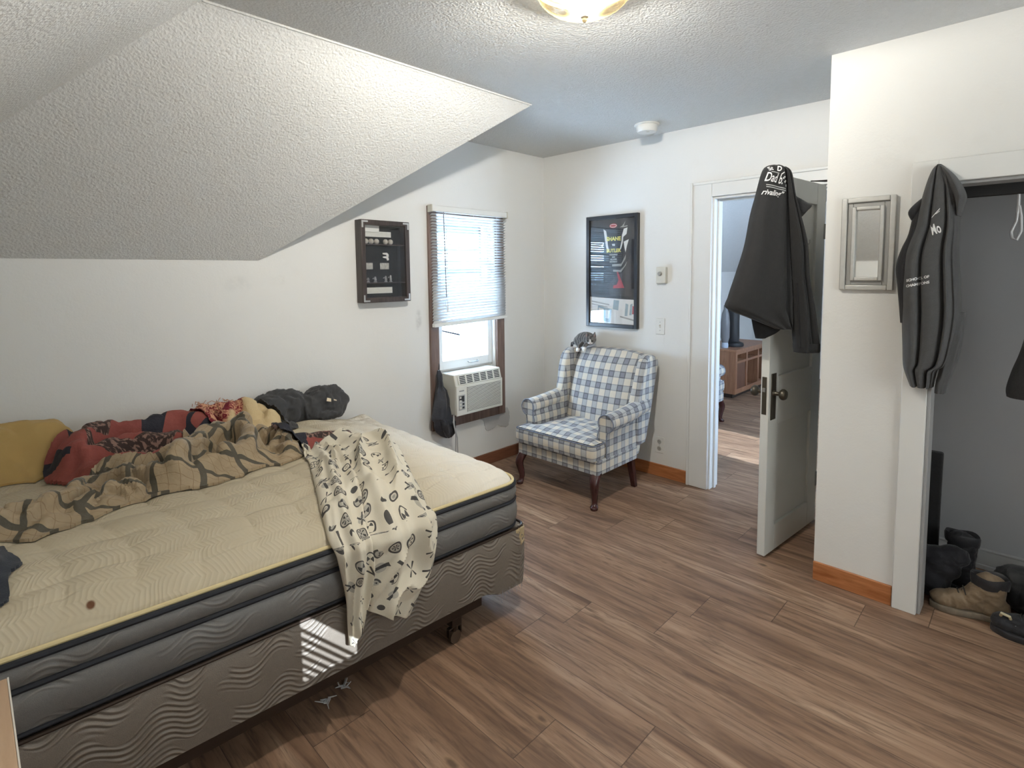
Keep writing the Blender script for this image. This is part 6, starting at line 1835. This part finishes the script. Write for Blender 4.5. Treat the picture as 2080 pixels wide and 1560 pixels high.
boot('work_boot', 'scuffed tan leather work boot in the middle of the closet floor', (-0.505, -2.955, 0), PI*0.50+0.22, LEATH, SOLE, BLK, 0.262, 0.195, None)
boot('work_boot', 'black boot standing against the board in the closet corner', (-0.325, -2.850, 0), PI*0.50, BLK, BLK, BLK, 0.27, 0.27)
# dark navy cloth slumped over the boots
t = thing('shirt', 'black shirt draped between the board and the tan boot', 'clothing', (-0.50, -2.70, 0.0))
b = MB()
blob('crumpled_cloth', m_cloth('black_cotton', (0.009, 0.009, 0.012), (0.018, 0.018, 0.024), 30), t,
     [('e', (-0.462, -2.715, 0.155), (0.048, 0.080, 0.070), (0.2, 0.1, 0)), ('e', (-0.470, -2.700, 0.09), (0.044, 0.060, 0.085), (0, 0.1, 0.1)), ('e', (-0.445, -2.765, 0.20), (0.045, 0.055, 0.040)), ('e', (-0.465, -2.660, 0.12), (0.042, 0.05, 0.11)), ('e', (-0.455, -2.69, 0.035), (0.042, 0.06, 0.035))], 0.007, 3, wrinkle=0.009, wfreq=16.0, seed=5.0)
SNK = m_cloth('black_sneaker_mesh', (0.013, 0.014, 0.018), (0.034, 0.036, 0.044), 50)
sn = boot('sneaker', 'black sneaker with a cream pull loop at the right edge by the closet', (-0.612, -3.150, 0), PI*0.5-0.10, SNK, BLK, SNK, 0.25, 0.20)
MB().tube([(-0.607, -2.965, 0.060), (-0.627, -2.958, 0.090), (-0.622, -2.935, 0.092), (-0.597, -2.930, 0.062)], 0.0055, 8).build('pull_loop', mat('cream_webbing', (0.56, 0.50, 0.34), 0.8), sn)
MB().tube([(-0.607, -2.975, 0.055), (-0.628, -2.980, 0.060), (-0.630, -2.985, 0.040), (-0.610, -2.98, 0.032)], 0.006, 8).build('lace_ring', mat('grey_ring', (0.25, 0.26, 0.28), 0.4), sn)
t = thing('backpack', 'dark slouched bag on the closet floor behind the tan boot', 'bag', (-0.36, -3.02, 0))
blob('bag_body', m_cloth('dark_nylon', (0.010, 0.011, 0.012), (0.030, 0.031, 0.034), 24, 0.6), t,
     [('e', (-0.36, -3.02, 0.095), (0.10, 0.13, 0.095)), ('e', (-0.36, -2.97, 0.12), (0.07, 0.07, 0.075)), ('e', (-0.42, -3.08, 0.11), (0.09, 0.10, 0.10)), ('e', (-0.31, -3.10, 0.14), (0.08, 0.1, 0.08))], 0.009, 3, wrinkle=0.010, wfreq=12.0, seed=8.0)
# ------------------------------------------------------------------ hall room seen through the doorway
OAKD = m_wood('dark_oak_panel', (0.12, 0.052, 0.030), (0.21, 0.095, 0.055), 2)
t = thing('cabinet', 'oak television cabinet with open shelves in the hall beyond the doorway', 'cabinet', (3.2, -0.27, 0))
X0, X1, Y0, Y1, Z1 = 2.70, 3.75, -0.53, -0.03, 0.565
MB().box((X0-0.015, Y0-0.015, Z1-0.028), (X1+0.015, Y1, Z1)).build('cabinet_top', OAK, t, bevel=0.004)
MB().box((X0, Y0, 0.05), (X0+0.02, Y1, Z1-0.028)).build('side_panel', OAK, t); MB().box((X1-0.02, Y0, 0.05), (X1, Y1, Z1-0.028)).build('side_panel', OAK, t)
MB().box((X0+0.02, Y1-0.02, 0.05), (X1-0.02, Y1, Z1-0.028)).build('back_panel', OAKD, t)
MB().box((X0+0.02, Y0+0.005, 0.05), (X1-0.02, Y1-0.02, 0.075)).build('cabinet_floor', OAK, t)
for x in (X0+0.34, X0+0.70): MB().box((x-0.02, Y0, 0.05), (x+0.02, Y1-0.02, Z1-0.028)).build('divider', OAK, t)
MB().box((X0+0.02, Y0+0.002, Z1-0.165), (X1-0.02, Y1-0.02, Z1-0.140)).build('shelf', OAK, t)
MB().box((X0, Y0-0.004, 0.05), (X1, Y0, 0.105)).box((X0, Y0-0.004, Z1-0.06), (X1, Y0, Z1-0.028)).box((X0, Y0-0.004, 0.105), (X0+0.045, Y0, Z1-0.06)).build('face_frame', OAK, t, smooth=False)
MB().box((X0+0.045, Y0+0.01, 0.075), (X0+0.32, Y0+0.022, Z1-0.168)).build('cabinet_door', OAKD, t, bevel=0.002)
MB().box((X0+0.03, Y0+0.04, 0.0), (X1-0.03, Y1-0.02, 0.05)).build('plinth', mat('dark_plinth', (0.03, 0.018, 0.012), 0.7), t)
t = thing('pedestal', 'black round based pedestal standing on the oak cabinet in the hall', 'stand', (3.02, -0.36, Z1))
MB().lathe((3.03, -0.36, Z1), [(0.0, 0.0), (0.120, 0.0), (0.125, 0.018), (0.118, 0.040), (0.085, 0.052), (0.070, 0.060)], 32).build('base', PLASTD, t)
MB().lathe((3.03, -0.36, Z1), [(0.070, 0.058), (0.074, 0.10), (0.070, 0.30), (0.074, 0.50), (0.066, 0.58), (0.0, 0.59)], 28).build('column', PLASTD, t)
t = thing('bottle', 'slim grey bottle with a pale foot beside the black pedestal in the hall', 'bottle', (2.83, -0.35, Z1))
MB().lathe((2.83, -0.35, Z1), [(0.0, 0.0), (0.036, 0.0), (0.038, 0.03), (0.034, 0.06)], 20).build('foot', mat('pale_blue_plastic', (0.52, 0.60, 0.70), 0.4), t)
MB().lathe((2.83, -0.35, Z1), [(0.034, 0.06), (0.050, 0.12), (0.050, 0.30), (0.040, 0.40), (0.022, 0.45), (0.020, 0.50), (0.0, 0.50)], 20).build('bottle_body', mat('smoke_grey_plastic', (0.20, 0.20, 0.21), 0.25), t)
t = thing('box', 'dark teal upright box at the left end of the oak cabinet', 'box', (2.76, -0.16, Z1))
MB().box((2.73, -0.20, Z1), (2.79, -0.09, Z1+0.20)).build('box_body', mat('teal_card', (0.012, 0.075, 0.085), 0.5), t, bevel=0.003)
# dark thin stick resting on the door head
t = thing('stick', 'dark thin stick lying across the top of the open door', 'stick', (-0.15, -2.12, 1.93))
ztop = HP.z+DHT
b = MB(); b.tube([(-0.215, -2.075, ztop+0.006), (-0.13, -2.12, ztop+0.010), (-0.02, -2.20, ztop+0.022)], [0.003, 0.005, 0.006], 8)
b.build('stick_shaft', mat('dark_brown_stick', (0.03, 0.022, 0.020), 0.5), t)
b = MB(); b.tube([(-0.205, -2.085, ztop+0.006), (-0.12, -2.13, ztop+0.014), (-0.02, -2.20, ztop+0.036)], [0.0025, 0.0035, 0.004], 8)
b.build('stick_fork', MATS['dark_brown_stick'], t)
# white fluff scraps on the floor in the shade under the bed
FL = mat('white_fluff', (0.55, 0.54, 0.53), 0.95, var=0.2, scale=90)
for i, (x, y, lab) in enumerate(((-2.64, -1.30, 'scrap of white fluff on the floor under the bed, nearer its head'), (-2.57, -1.28, 'scrap of white fluff on the floor under the bed, nearer its foot'))):
    b = MB(); rng = random.Random(20+i)
    for k in range(9):
        a = rng.uniform(0, 2*PI); l = rng.uniform(0.012, 0.036)
        p = Vector((x+rng.uniform(-0.012, 0.012), y+rng.uniform(-0.012, 0.012), 0.003))
        b.tube([Vector((x, y, 0.004)), p, p+Vector((l*math.cos(a), l*math.sin(a), rng.uniform(0.0, 0.012)))], [0.004, 0.003, 0.0012], 6)
    o = b.build('fluff_scrap', FL, None, origin=(x, y, 0)); tag(o, lab, 'scrap', 'fluff scraps under the bed')
